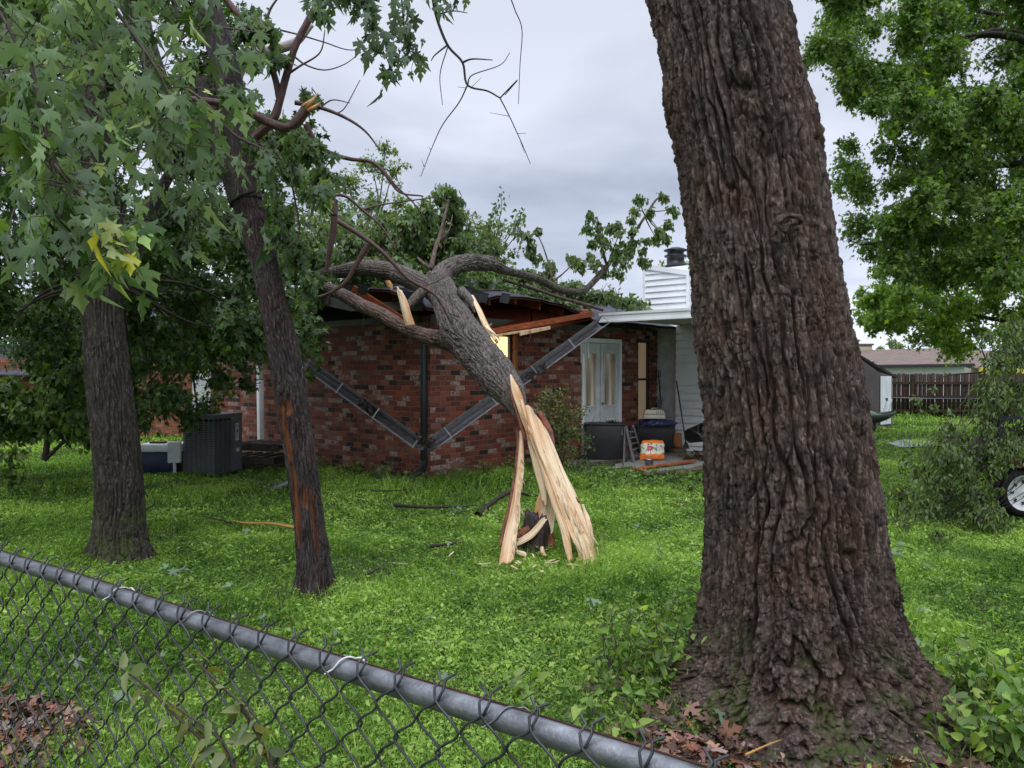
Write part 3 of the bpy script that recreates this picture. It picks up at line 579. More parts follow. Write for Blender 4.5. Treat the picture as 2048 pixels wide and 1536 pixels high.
for px, py, dd_, w_, an in ((936, 578, 10.9, .16, .3), (950, 586, 10.95, .2, -.2), (966, 588, 11.1, .15, .5), (700, 572, 11.4, .2, .2), (726, 570, 11.2, .16, -.4), (640, 592, 12.0, .2, .1), (1010, 590, 11.4, .14, -.3), (835, 590, 10.7, .18, .6), (815, 586, 10.8, .15, -.1)):
    mb = MB(); c_ = P(px, py, dd_); x_ = Vector((math.cos(an), math.sin(an), -.2)); mb.box(c_+Vector((0, 0, -.05)), x_*w_/2, (0, .004, 0), (.02, -.02, .07)); hb(mb, 'torn_shingle', M['shingle'])
for a_, b_ in (((952, 640, 11.3), (944, 700, 11.1)), ((1105, 640, 12.2), (1110, 672, 12.2)), ((1060, 655, 11.9), (1052, 690, 11.8)), ((720, 590, 11.3), (726, 660, 11.2))):
    mb = MB(); p_, q_ = P(*a_), P(*b_); mb.tube(catmull([tuple(p_), tuple((p_+q_)/2+Vector((.03, 0, -.04))), tuple(q_)], 10), .004, 5); hb(mb, 'hanging_wire', M['black_metal'])
# attic gable vent fallen in the gap
mb = MB()
for k in range(4): mb.bar(P(953+k*8, 655-k*.6, 11.5), P(959+k*8, 649-k*.6, 11.52), .05, .006)
mb.bar(P(950, 652, 11.52), P(984, 649, 11.56), .07, .01); hb(mb, 'soffit_vent', M['tan'])
# windows and door
def win(name, a0, a1, z0, z1, glass, frame, split_h=None, split_v=None, fw=.05, dep=.07):
    m1 = MB(); o = lambda a, z, k: H(a, dep-k, z)
    m1.quad(o(a0, z0, 0), o(a1, z0, 0), o(a1, z1, 0), o(a0, z1, 0)); g = hb(m1, name, glass)
    m2 = MB()
    for (p, r, up) in ((o(a0+fw/2, z0, .03), o(a0+fw/2, z1, .03), HR), (o(a1-fw/2, z0, .03), o(a1-fw/2, z1, .03), HR)): m2.bar(p, r, .05, fw, up)
    m2.bar(o(a0+fw, z0+fw/2, .03), o(a1-fw, z0+fw/2, .03), .05, fw); m2.bar(o(a0+fw, z1-fw/2, .03), o(a1-fw, z1-fw/2, .03), .05, fw)
    if split_h: m2.bar(o(a0+fw, split_h, .03), o(a1-fw, split_h, .03), .04, .045)
    f = m2.build('frame', frame, g); return g
win('window', 1.15, 1.80, 1.36, 2.24, M['blind_lit'], M['black_metal'], 1.80)
mb = MB(); mb.bar(H(1.84, -.02, 1.30), H(1.84, -.02, 2.26), .05, .07, HR); hb(mb, 'window_trim', M['log'])
win('window', 5.55, 5.98, .62, 2.24, M['blind_dim'], M['black_metal'], 1.46, fw=.035)
d = MB(); d.box(H(4.315, .03, 2.20), HR*.63, HL*.05, (0, 0, .04)); d.box(H(3.715, .03, 1.13), HR*.03, HL*.05, (0, 0, 1.03)); d.box(H(4.92, .03, 1.13), HR*.03, HL*.05, (0, 0, 1.03)); door = hb(d, 'door_frame', M['white'])
for (a0, a1, g0, g1) in ((3.75, 4.28, 3.84, 4.16), (4.31, 4.885, 4.42, 4.78)):
    d = MB(); zb, zt = .12, 2.15; y = .045
    for (u0, u1, w0, w1) in ((a0, g0, zb, zt), (g1, a1, zb, zt), (g0, g1, 1.96, zt), (g0, g1, zb, .98)): d.box(H((u0+u1)/2, y, (w0+w1)/2), HR*((u1-u0)/2), HL*.02, (0, 0, (w1-w0)/2))
    for (u0, u1, w0, w1) in ((g0-.03, g0, .95, 1.99), (g1, g1+.03, .95, 1.99), (g0, g1, 1.96, 1.99), (g0, g1, .95, .98)): d.box(H((u0+u1)/2, y-.025, (w0+w1)/2), HR*((u1-u0)/2), HL*.006, (0, 0, (w1-w0)/2))
    dr = hb(d, 'door', M['white_dirty_shaded'])
    g = MB(); g.quad(H(g0, y-.002, .98), H(g1, y-.002, .98), H(g1, y-.002, 1.96), H(g0, y-.002, 1.96)); g.build('door_glass', M['doorglass'], dr)
    if a0 > 4:
        g = MB()
        for (u0, u1, w0, w1) in ((4.5, 4.53, .34, .72), (4.70, 4.73, .34, .72), (4.53, 4.70, .69, .72), (4.53, 4.70, .34, .37)): g.box(H((u0+u1)/2, y-.03, (w0+w1)/2), HR*((u1-u0)/2), HL*.01, (0, 0, (w1-w0)/2))
        g.build('pet_door', M['white'], dr); g = MB(); g.quad(H(4.53, y-.023, .37), H(4.70, y-.023, .37), H(4.70, y-.023, .69), H(4.53, y-.023, .69)); g.build('pet_flap', M['tan'], dr)
        g = MB(); g.lathe(H(4.35, y-.02, 1.02), [(.001, .05), (.022, .045), (.026, .03), (.012, .01), (.02, 0)], 12, nR); g.build('handle', M['galv'], dr)
# aluminium patio cover
cov = MB(); c0, c1, D_ = 3.55, 8.2, 2.15
cov.box(H((c0+c1)/2, -.5-D_/2, 2.60), HR*((c1-c0)/2), HL*(D_/2), (0, 0, .02)); hb(cov, 'patio_cover', M['white'])
cov = MB()
for i in range(30): bq = -.52-i*D_/30; cov.box(H((c0+c1)/2, bq-.02, 2.565), HR*((c1-c0)/2-.03), HL*.012, (0, 0, .015))
hb(cov, 'cover_ribs', M['white_dirty_shaded'])
cov = MB(); cov.box(H(c0-.012, -.5-D_/2, 2.565), HR*.012, HL*(D_/2), (0, 0, .082)); cov.box(H(c0-.03, -.5-D_/2, 2.628), HR*.012, HL*(D_/2), (0, 0, .02)); cov.box(H(c0-.03, -.5-D_/2, 2.50), HR*.012, HL*(D_/2), (0, 0, .015)); hb(cov, 'cover_fascia', M['white'])
# clapboard closet at the end of the patio, with the chimney chase
def siding(mb, o, d, nrm_, L, z0, z1, step=.105, topf=None):
    o, d, n = Vector(o), Vector(d), Vector(nrm_); z = z0
    while z < z1-.005:
        zt = min(z+step, z1); L1 = L
        u1 = L if topf is None else min(L, topf(zt)); u2 = L if topf is None else min(L, topf(z))
        if max(u1, u2) > .02:
            g = lambda u, zz, k: o+d*u+n*k+Vector((0, 0, zz))
            mb.quad(g(0, z, .042), g(u2, z, .042), g(max(u1, .0), zt, .003), g(0, zt, .003)); mb.quad(g(0, z, .0), g(u2, z, .0), g(u2, z, .042), g(0, z, .042))
        z = zt
s0 = H(6.3, 0); sdir = -HL
mb = MB(); siding(mb, s0, sdir, -HR, 1.6, .0, 2.54, .14); hb(mb, 'siding_wall', M['white_dirty_shaded'])  # covered stretch of the siding; its shade is put into a greyer colour
mb = MB(); mb.bar(H(6.27, -.5, 0), H(6.27, -.5, 2.54), .09, .03, HL); mb.bar(H(6.28, -1.6, 0), H(6.28, -1.6, 2.54), .12, .06, HL); hb(mb, 'corner_trim', M['white'])
mb = MB(); siding(mb, H(6.15, -.52), sdir, -HR, 2.0, .0, 2.54, .15); mb.box(H(6.17, -1.5, 1.27), HR*.012, HL*.98, (0, 0, 1.26)); hb(mb, 'siding_wall', M['white'])  # lit stretch of the same siding, the light put into a whiter colour
ch0 = Vector((2.80, 16.2, 0)); chd = -HL; ztop = 3.80
mb = MB(); siding(mb, ch0+Vector((0, 0, 0)), chd, -HR, 1.02, 2.4, 3.76, .125, None); 
cc = ch0+chd*1.02
siding(mb, cc, HR, -HL, .9, 2.4, 3.55, .125); ch = hb(mb, 'chimney', M['white'])
mb = MB()
for q0 in (ch0, cc): mb.bar(q0-HR*.02+Vector((0, 0, 2.4)), q0-HR*.02+Vector((0, 0, 3.80 if q0 == ch0 else 3.58)), .08, .05, HL)
mb.bar(ch0+Vector((0, 0, 3.82))-HR*.03, cc+Vector((0, 0, 3.60))-HR*.03, .07, .10); mb.bar(cc+Vector((0, 0, 3.6))-HR*.03, cc+HR*.9+Vector((0, 0, 3.6)), .07, .10); m_ = mb.build('chimney_trim', M['white'], ch)
mb = MB(); slab(mb, [ch0+Vector((0, 0, 3.84)), cc+Vector((0, 0, 3.62)), cc+HR*.9+Vector((0, 0, 3.62)), ch0+HR*.9+Vector((0, 0, 3.84))], .03); slab(mb, [ch0+HR*.1+Vector((0, 0, 2.5)), ch0+HR*.1+Vector((0, 0, 3.8)), ch0+HR*.9+Vector((0, 0, 3.8)), ch0+HR*.9+Vector((0, 0, 2.5))], .03); mb.build('chimney_cap', M['white_dirty_shaded'], ch)
fl = P(1351, 532, 15.95); mb = MB()
mb.lathe(fl-Vector((0, 0, .12)), [(.185, 0), (.185, .10), (.225, .11), (.225, .13), (.18, .14), (.18, .30), (.23, .31), (.23, .335), (.17, .35), (.17, .42), (.24, .43), (.24, .45), (.10, .50), (0, .51)], 28); mb.build('flue', M['black_metal'], ch, smooth=False)
# patio slab
mb = MB(); mb.box(H(5.6, -1.1, -.02), HR*2.7, HL*1.15, (0, 0, .06)); tag(mb.build('patio', M['concrete'], None, bevel=.01), kind='structure')
# gutters torn off and dangling in a V; K-profile channels open to the front
def gutter(name, pts, par, label):
    a, b = Vector(pts[0]), Vector(pts[1]); d = (b-a).normalized(); up = Vector((0, 0, 1)); side = d.cross(up).normalized(); side = side if side.y < 0 else -side; u = side.cross(d).normalized(); u = u if u.z > 0 else -u
    prof = [(0, .075), (0, -.055), (.055, -.055), (.085, -.01), (.095, .035), (.10, .05), (.115, .05)]
    rot = math.radians(-48); prof = [(x*1.55, y*1.75) for x, y in prof]; prof = [(x*math.cos(rot)-y*math.sin(rot), x*math.sin(rot)+y*math.cos(rot)) for x, y in prof]
    th = .004; n = 26; V = []
    for i in range(n+1):
        t_ = i/n; wob = .012*math.sin(t_*9)+.006*math.sin(t_*31)
        for x, y in prof: V.append(a+(b-a)*t_+side*(x+wob)+u*(y+wob*.6))
    k = len(prof); Fc = gridf(n+1, k, False); o = npmesh(name, V, Fc, M['gutter'], None); o.parent = house; o.matrix_parent_inverse = HI
    s_ = o.modifiers.new('thick', 'SOLIDIFY'); s_.thickness = th; o['label'] = label
    for i in range(0, n, 6):
        mb = MB(); q_ = a+(b-a)*((i+2)/n); p0 = q_+side*prof[0][0]*1+u*prof[0][1]; p1 = q_+side*prof[-1][0]+u*prof[-1][1]; mb.bar(p0, p1, .02, .004, d); mb.build('gutter_strap', M['white_dirty_shaded'], o)
    return o
g1 = gutter('gutter', (P(552, 676, 13.6), P(848, 884, 10.75)), house, 'torn gutter hanging from the left eave'); g2 = gutter('gutter', (P(852, 888, 10.75), P(1200, 640, 13.25)), house, 'torn gutter hanging from the right eave')
mb = MB()
mb.bar(H(-.06, .08, .32), H(-.06, .08, 2.2), .085, .065, HL); mb.bar(H(-.06, .08, .32), H(-.09, .10, .14), .085, .065, HL); mb.bar(H(-.09, .10, .14), H(-.30, .22, .05), .08, .06); hb(mb, 'downspout', M['black_metal'], bevel=.006)
mb = MB(); mb.bar(P(520, 760, 14.2), P(522, 884, 14.2), .10, .09, HL); mb.bar(P(519, 660, 14.2), P(520, 758, 14.2), .10, .09, HL); mb.bar(P(522, 884, 14.2), P(511, 897, 14.0), .08, .05, HL); hb(mb, 'downspout', M['white'], bevel=.006)['label'] = 'white downspout behind the scarred leaning tree'
mb = MB()
for px, y0, y1 in ((1162, 672, 726), (1167, 676, 708), (1170, 670, 712), (1176, 660, 716)): mb.bar(P(px, y0, 13.2), P(px+1, y1, 13.2), .012, .03, HR)
hb(mb, 'hanging_strip', M['white_dirty_shaded'])
# leaves and muck caught in the gutters
F_ = Foliage(); 
for px, py, d_ in ((735, 815, 11.6), (725, 805, 11.7), (742, 824, 11.5), (844, 882, 10.6), (858, 886, 10.6), (838, 876, 10.7), (1075, 745, 12.1), (1062, 752, 12.0), (1088, 733, 12.2)): F_.clump(P(px, py, d_-.1), .10, 60, .045, [(.03, .02, .018), (.05, .035, .025)], 6, hang=.3, tr=.004)
gm = thing('leaf_debris', 'dark wet leaves and twigs caught in the dangling gutters', 'debris'); F_.build(gm, M['dead'], M['twigdark'], STAR, lname='leaf_clump', tname='twigs')
# ================================================================ big foreground trunk
def wmul(th, a, w_): d = (th-a+np.pi) % (2*np.pi)-np.pi; return np.exp(-(d/w_)**2)
D0 = 3.95
ctrl = []
for px, py, wpx in ((1600, 1500, 470), (1606, 1400, 430), (1606, 1300, 400), (1598, 1200, 372), (1590, 1100, 356), (1580, 950, 334), (1560, 768, 314), (1540, 640, 304), (1521, 500, 292), (1494, 300, 288), (1462, 150, 274), (1433, 0, 268), (1380, -200, 255), (1320, -450, 240), (1290, -700, 225)):
    d_ = D0-.05+max(0, (768-py))*.00018; p = P(px, py, d_); ctrl.append((p, wpx/2*d_/F*.965))
ctrl[0] = (Vector((ctrl[0][0].x, ctrl[0][0].y, -.15)), ctrl[0][1]*1.12)
def bigflare(TH, SS, base):
    z = base[..., 2]; k = np.exp(-np.clip(z, -.2, 9)/.30)
    # x-frame points towards -Y at theta 0; roots run left, right and towards the viewer
    lob = .42*wmul(TH, .75, .42)+.50*wmul(TH, -.55, .35)+.55*wmul(TH, 1.75, .40)+.50*wmul(TH, -1.7, .42)+.4*wmul(TH, 2.8, .5)+.28*wmul(TH, .08, .3)
    lump = .10*np.exp(-((z-3.0)/.14)**2)*wmul(TH, -1.25, .6)+.09*np.exp(-((z-2.48)/.16)**2)*wmul(TH, .30, .28)
    k2 = np.exp(-np.clip(z, -.2, 9)/.13)
    return 1+k*(.02+.60*lob)+k2*(.12+.50*wmul(TH, .1, .9)+.25*wmul(TH, 1.5, .5)+.2*wmul(TH, -1.4, .5))+lump
bt = thing('tree', 'massive furrowed tree trunk standing nearest, right of the split trunk', 'tree', loc=(ctrl[0][0].x, ctrl[0][0].y, 0)); bpy.context.view_layer.update(); BI = bt.matrix_world.inverted()
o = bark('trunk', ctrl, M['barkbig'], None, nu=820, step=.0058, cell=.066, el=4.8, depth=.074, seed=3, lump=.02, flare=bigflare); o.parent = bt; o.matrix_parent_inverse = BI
kn = P(1583, 446, 3.50)
sc_ = thing_part = None
cp = [(kn+Vector((math.cos(t)*.052, .012+.01*math.cos(t*2), math.sin(t)*.036)), .017+.008*math.sin(3*t)) for t in np.linspace(-.9, 4.4, 11)]
o = bark('branch_scar', cp, M['barkred'], None, nu=30, step=.006, cell=.014, el=2, depth=.014, seed=12, lump=.35); o.parent = bt; o.matrix_parent_inverse = BI
for dx, dz, rr_ in ((-.012, -.006, .020), (.016, .006, .018), (.0, .018, .014), (-.03, .01, .013), (.03, -.018, .013)):
    c_ = kn+Vector((dx, .012, dz)); o = bark('branch_scar', [(c_+Vector((-rr_*.9, 0, -rr_*.5)), rr_*.5), (c_, rr_), (c_+Vector((rr_*.9, 0, rr_*.5)), rr_*.5)], M['barkred'], None, nu=20, step=.005, cell=.01, el=2, depth=.008, seed=int(900*rr_), lump=.3); o.parent = bt; o.matrix_parent_inverse = BI

# ================================================================ leaning scarred tree
lt = thing('tree', 'thin leaning tree with an orange scar low on its dark trunk', 'tree'); g_ = gp(632, 1185); lt.location = g_; bpy.context.view_layer.update(); LI = lt.matrix_world.inverted()
def adopt(o, par, inv): o.parent = par; o.matrix_parent_inverse = inv; return o
D1 = 5.75
def path(pts, dd=D1, k=1.0):
    return [(P(px, py, (dd if len(r) < 2 else r[1])), r[0]/2*(dd if len(r) < 2 else r[1])/F*k) for px, py, *r in pts]
def lwound(TH, SS, base, p, ns):
    z = base[..., 2]; q = base*np.array([10, 10, 2.0]); e = .30*ns(q, 90)+.16*ns(q*np.array([3, 3, 2]), 91)+.10*ns(q*np.array([6, 6, 8]), 92)
    a = wmul(TH+.12*np.sin(z*5), -.52, .30); m1 = a*(1/(1+np.exp(-(z-.30)*14)))*(1/(1+np.exp((z-1.40)*30)))-e*.75-.25*np.clip(np.abs((z-1.0)/.6)-.5, 0, 2)
    m1 = m1+.55*wmul(TH, .05, .45)*np.exp(-((z-1.38)/.09)**2)-.5*np.exp(-((z-.98)/.05)**2)*wmul(TH, -.35, .2)
    s2 = wmul(TH, .62, .16)*np.exp(-((z-.50)/.26)**2)*.85-e; s3 = wmul(TH, .15, .2)*np.exp(-((z-.72)/.09)**2)*.8-e
    m1 = np.maximum(np.maximum(m1, s2), s3); return np.clip((m1-.30)*3.2, 0, 1)
def lflare(TH, SS, base): z = base[..., 2]; return 1+.32*np.exp(-np.clip(z, -.1, 9)/.13)*(1+.5*np.sin(TH*4+1))
tp = [(632, 1215, 92), (628, 1130, 84), (617, 1030, 80), (603, 930, 80), (590, 850, 82), (580, 780, 82), (563, 680, 78), (545, 600, 72), (527, 520, 70), (508, 450, 72), (490, 392, 80)]
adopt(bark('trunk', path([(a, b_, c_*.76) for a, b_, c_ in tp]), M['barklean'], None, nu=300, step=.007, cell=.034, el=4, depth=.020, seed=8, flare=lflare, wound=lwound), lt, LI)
def br_(name, pts, mat_, nu=40, dd=D1, cell=.03, depth=.005, seed=5, step=.015, par=None, inv=None, lump=.06):
    return adopt(bark(name, path(pts, dd), mat_, None, nu=nu, step=step, cell=cell, el=5, depth=depth, seed=seed, lump=lump), par or lt, inv or LI)
br_('limb', [(492, 400, 66), (470, 355, 52), (448, 310, 46), (430, 265, 40), (418, 215, 32), (405, 160, 26)], M['barkleft'], 80)
br_('limb', [(495, 400, 58), (488, 340, 52), (478, 285, 50), (466, 220, 54), (455, 150, 56), (436, 80, 54), (415, 10, 50), (395, -60, 46)], M['barklean'], 110)
br_('limb', [(478, 300, 22), (505, 278, 21), (545, 240, 19), (560, 200, 15), (573, 150, 15), (592, 90, 14), (620, 35, 14), (650, -15, 12)], M['twigred'], 40)
br_('limb', [(560, 205, 13), (548, 150, 13), (520, 90, 13), (485, 40, 13), (445, -10, 12)], M['twigred'], 36)
br_('limb', [(462, 175, 26), (478, 130, 36), (505, 110, 30), (545, 100, 22), (590, 85, 18), (625, 50, 8)], M['twigpale'], 36, dd=5.9)
br_('limb', [(355, 195, 8), (400, 200, 13), (450, 208, 15), (500, 226, 17), (540, 246, 18), (575, 256, 18), (598, 238, 21), (614, 214, 18), (622, 203, 8)], M['twigred'], 40, dd=5.5)
mb = MB()
for a, b_, c_, d_ in ((612, 218, 636, 186), (606, 214, 626, 196), (616, 222, 641, 205)): mb.tube([P(a, b_, 5.48), P((a+c_)/2+1, (b_+d_)/2, 5.47), P(c_, d_, 5.5)], [.018, .012, .003], 6)
adopt(mb.build('torn_end', M['tornwood'], None), lt, LI)
br_('limb', [(270, -20, 36), (285, 60, 40), (305, 130, 40), (330, 185, 32), (352, 222, 24)], M['barkleft'], 60, dd=4.7, cell=.04)
# bare twigs of the leaning tree
F1 = Foliage()
def tw(pts, dd, r0, r1): F1.path([P(a, b_, dd) for a, b_ in pts], r0*dd/F, r1*dd/F)
for pts, dd, r0, r1 in (
    ([(612, 250), (632, 285), (660, 306), (700, 318), (745, 325), (775, 355), (800, 385), (845, 392)], 5.7, 6, 1.5), ([(745, 325), (770, 345), (790, 370), (826, 405), (852, 440)], 5.7, 3, 1),
    ([(590, 205), (640, 215), (690, 235), (730, 262), (760, 300)], 5.6, 5, 1.2), ([(640, 215), (665, 200), (700, 206)], 5.6, 2, .8), ([(670, 228), (690, 215), (720, 160)], 5.6, 1.5, .8),
    ([(573, 150), (600, 132), (640, 105), (650, 60)], 5.7, 3, 1), ([(520, 90), (528, 60), (540, 20), (560, -10)], 5.7, 4, 2), ([(560, 60), (600, 70), (650, 85), (700, 100), (760, 92)], 5.8, 2, .8), ([(585, 110), (612, 130), (650, 140), (690, 128), (720, 105)], 5.8, 2, .8),
    ([(335, 160), (385, 185), (420, 215), (470, 270), (530, 300), (570, 330), (590, 400), (598, 470), (575, 495)], 5.3, 3, 1.5), ([(560, 290), (530, 320), (500, 330), (480, 340), (470, 380)], 5.3, 2.5, 1), ([(300, 140), (390, 60), (470, 58), (540, 70)], 4.8, 2.5, 1),
    ([(640, 415), (655, 395), (690, 392), (725, 420), (760, 450), (780, 480), (792, 500)], 7.5, 4, 1.3), ([(725, 420), (760, 410), (830, 400), (880, 395), (900, 408)], 7.6, 2, .9),
    ([(668, 400), (668, 450), (660, 500), (652, 540)], 6.5, 8, 4), ([(672, 440), (720, 470), (760, 500), (790, 530), (820, 560), (870, 590), (900, 640), (905, 640)], 8.8, 5, 2), ([(735, 490), (712, 530), (690, 565), (650, 590), (600, 600)], 8.5, 6, 2),
    ([(668, 430), (660, 380), (640, 340), (620, 290)], 6.2, 7, 5), ([(820, 560), (850, 570), (890, 555)], 8.9, 2, 1)): tw(pts, dd, r0, r1)
F1.build(lt, M['leaf'], M['twigred'], STAR, tname='twigs'); 
# its own leaves
LC = [(.030, .075, .018), (.05, .115, .025), (.014, .038, .011), (.09, .175, .045)]
Fm = Foliage(); wind = (.25, 0, 0)
for px, py, r_, n in ((530, 65, 45, 45), (510, 110, 38, 40), (500, 40, 40, 40), (560, 120, 30, 30), (490, 60, 38, 40), (640, 300, 42, 46), (600, 290, 45, 50), (655, 350, 38, 42), (640, 390, 32, 30), (560, 340, 55, 60), (520, 300, 45, 46), (570, 420, 55, 70), (620, 200, 22, 14), (400, 260, 45, 50), (410, 340, 45, 50), (560, 470, 45, 70), (600, 520, 45, 80), (620, 570, 35, 60), (590, 610, 35, 50), (480, 200, 40, 40), (640, 200, 15, 8), (645, 20, 30, 20)):
    dd = 5.4+rng.uniform(-.35, .5); Fm.clump(P(px, py, dd), r_*dd/F, int(n*1.3), .080 if py < 420 else .065, LC, 6, src=P(px-30, py-40, dd), hang=1.7, tr=.004, wind=wind)
Fm.build(lt, M['leafmaple'], M['twigdark'], MAPLE)

# ================================================================ maple overhead: the near hanging sprays at the upper left and top
mt = thing('maple_branch', 'pale green maple sprays hanging nearest at the upper left', 'branch')
Fa = Foliage()
NC = [(.07, .15, .05), (.14, .26, .11), (.03, .075, .02), (.24, .38, .20), (.05,.12,.025)]
def spray(F_, pts, dd, size, n, cols, r0=.008, hang=1.9, wid=.13, wind=(0, 0, 0)):
    q = F_.path([P(a, b_, dd) for a, b_ in pts], r0, .002, 30)
    t = rng.random(n)*(len(q)-1); i = np.minimum(t.astype(int), len(q)-2); f = (t-i)[:, None]; c = q[i]*(1-f)+q[i+1]*f; off = rng.standard_normal((n, 3))*wid*np.array([1, 1.1, .8])
    c2 = c+off
    for k in range(0, n, 2): F_.tw.append((np.array([c[k], (c[k]+c2[k])/2+np.array([0, 0, .01]), c2[k]]), np.array([.0022, .0018, .0012])))
    F_.put(c2, nrm(off), size, cols, hang, wind, .18, 1)
spray(Fa, [(-60, -60), (20, 60), (70, 180), (100, 290), (125, 380)], 2.5, .080, 93, NC, wid=.11)
spray(Fa, [(60, 120), (90, 260), (110, 360), (130, 460), (160, 560)], 2.3, .078, 117, NC, wid=.075)
spray(Fa, [(110, 330), (170, 400), (215, 450), (235, 500)], 2.25, .072, 74, NC, wid=.055)
spray(Fa, [(210, 455), (240, 485), (262, 510)], 2.2, .075, 9, [(.30, .42, .05), (.38, .5, .06)], wid=.03)
spray(Fa, [(100, -20), (180, 80), (240, 160), (300, 230), (340, 290)], 3.2, .082, 93, NC, wid=.12)
spray(Fa, [(190, -40), (260, 60), (320, 150), (350, 230), (345, 290)], 3.0, .080, 93, NC, wid=.10)
spray(Fa, [(-40, 60), (10, 180), (40, 300), (30, 420)], 2.9, .085, 68, LC, wid=.15)
spray(Fa, [(330, -60), (350, 10), (360, 60)], 3.5, .085, 37, LC, wid=.10)
spray(Fa, [(60, -60), (180, -20), (290, 0), (390, -40)], 3.6, .085, 130, LC, wid=.22)
spray(Fa, [(120, 60), (150, 160), (200, 260), (260, 340)], 3.8, .085, 117, LC, wid=.2)
spray(Fa, [(270, 200), (340, 300), (390, 390), (400, 470)], 4.2, .085, 117, LC, wid=.2)
Fa.build(mt, M['leafmaple'], M['twig'], MAPLE, lname='crown', tname='branches')
# leafy twig hanging at the top centre and its bare companions
ht = thing('hanging_branch', 'leafy maple twig with long bare tips hanging from the top edge, mid sky', 'branch'); Fb = Foliage()
TC = [(.016, .040, .016), (.024, .055, .022), (.03, .07, .03)]
spray(Fb, [(690, -40), (735, 10), (745, 60), (775, 120), (785, 165)], 4.6, .085, 60, TC, .006, wid=.045)
spray(Fb, [(800, -50), (805, 20), (812, 80), (835, 140)], 4.6, .085, 46, TC, .006, wid=.055)
spray(Fb, [(640, -30), (700, -10), (760, -15)], 4.6, .085, 30, TC, .006, wid=.06)
spray(Fb, [(870, -40), (890, 0), (905, 20)], 4.6, .07, 12, TC, .006, wid=.05)
for pts, r0, r1 in (([(862, -30), (872, 30), (895, 90), (925, 125), (935, 170), (975, 182), (1000, 196)], 3.2, 1.5), ([(872, 30), (905, 22), (935, 26)], 2, .8), ([(925, 125), (945, 118), (985, 120)], 2.5, 1), ([(895, 90), (870, 110), (862, 122)], 2, .8),
    ([(935, 170), (918, 205), (885, 250), (862, 300), (842, 352)], 1.5, .6), ([(895, 95), (880, 150), (885, 210)], 1.2, .6), ([(1000, 196), (1020, 235), (1045, 290), (1061, 328)], 1.3, .6), ([(1000, 196), (1035, 160), (1010, 190)], 1.5, .8),
    ([(1015, -20), (1030, 20), (1044, 60), (1040, 130), (1037, 208)], 1.3, .6), ([(935, 170), (945, 150), (1000, 130), (1020, 105)], 1.5, .6)): Fb.path([P(a, b_, 4.7) for a, b_ in pts], r0*4.7/F, r1*4.7/F)
for k in range(70):   # fine buds and spurs
    i = rng.integers(len(Fb.tw)); pts, r_ = Fb.tw[i]
    if len(pts) < 8: continue
    j = rng.integers(1, len(pts)); Fb.tw.append((np.array([pts[j], pts[j]+rng.standard_normal(3)*.035]), np.array([.002, .001])))
Fb.build(ht, M['leafmaple'], M['twigdark'], MAPLE, lname='leaf_spray', tname='twigs')

# ================================================================ left tree
l2 = thing('tree', 'thick upright tree with a leafy dark crown at the left of the lawn', 'tree'); l2.location = gp(238, 1115); bpy.context.view_layer.update(); L2 = l2.matrix_world.inverted(); D2 = 6.75
def l2flare(TH, SS, base): z = base[..., 2]; return 1+np.exp(-np.clip(z, -.1, 9)/.16)*(.25+.35*wmul(TH, 1.5, .4)+.30*wmul(TH, -1.3, .5)+.2*wmul(TH, .2, .4))
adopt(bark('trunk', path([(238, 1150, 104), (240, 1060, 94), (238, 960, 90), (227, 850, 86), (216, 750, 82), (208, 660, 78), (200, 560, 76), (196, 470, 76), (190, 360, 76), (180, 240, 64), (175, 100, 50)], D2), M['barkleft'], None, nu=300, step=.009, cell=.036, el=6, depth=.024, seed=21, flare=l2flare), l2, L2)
br_('limb', [(222, 600, 40), (250, 540, 38), (275, 470, 34), (310, 400, 26), (350, 330, 18)], M['barkleft'], 40, dd=D2, par=l2, inv=L2)
br_('limb', [(195, 480, 36), (150, 400, 30), (90, 330, 24), (20, 290, 18)], M['barkleft'], 40, dd=D2, par=l2, inv=L2)
DC = [(.020, .050, .010), (.034, .082, .014), (.012, .032, .008), (.065, .14, .022)]
F2 = Foliage()
def clumps(F_, lst, size, cols, dens, src=None, tw_=10, dj=.8, hang=.5, tr=.006, flat=.8, n0=0, spread=.25):
    for c in lst:
        px, py, dd, r_ = c[:4]; dd2 = dd+rng.uniform(-dj, dj); R_ = r_*dd2/F; cl = c[4] if len(c) > 4 else cols
        F_.clump(P(px, py, dd2), R_, int(dens*r_*r_/100), size, cl, max(4, int(tw_*r_/60)), src=(P(px, py, dd2) if src is None else P(*src)+(P(px, py, dd2)-P(*src))*.55), hang=hang, tr=tr, flat=flat, spread=spread)
lst = []
for k in range(95):
    px = rng.uniform(-150, 600); py = rng.uniform(-120, 700)
    if px > 430 and py < 250: continue
    lst.append((px, py, rng.uniform(6.5, 10.5), rng.uniform(50, 90)))
clumps(F2, lst, .080, DC, 14, tw_=13)
for k in range(10): px = rng.uniform(-100, 420); F2.path([P(215, 520, 7), P((215+px)/2+rng.uniform(-30, 30), rng.uniform(250, 420), 7.5), P(px, rng.uniform(0, 300), 8)], .035, .008)
for k in range(14): px = rng.uniform(-100, 560); F2.path([P(230, 560, 7.1), P((230+px)/2, rng.uniform(560, 660), 7.8), P(px, rng.uniform(600, 800), 8.5)], .02, .004)
F2.build(l2, M['leaf'], M['twigdark'], STAR)
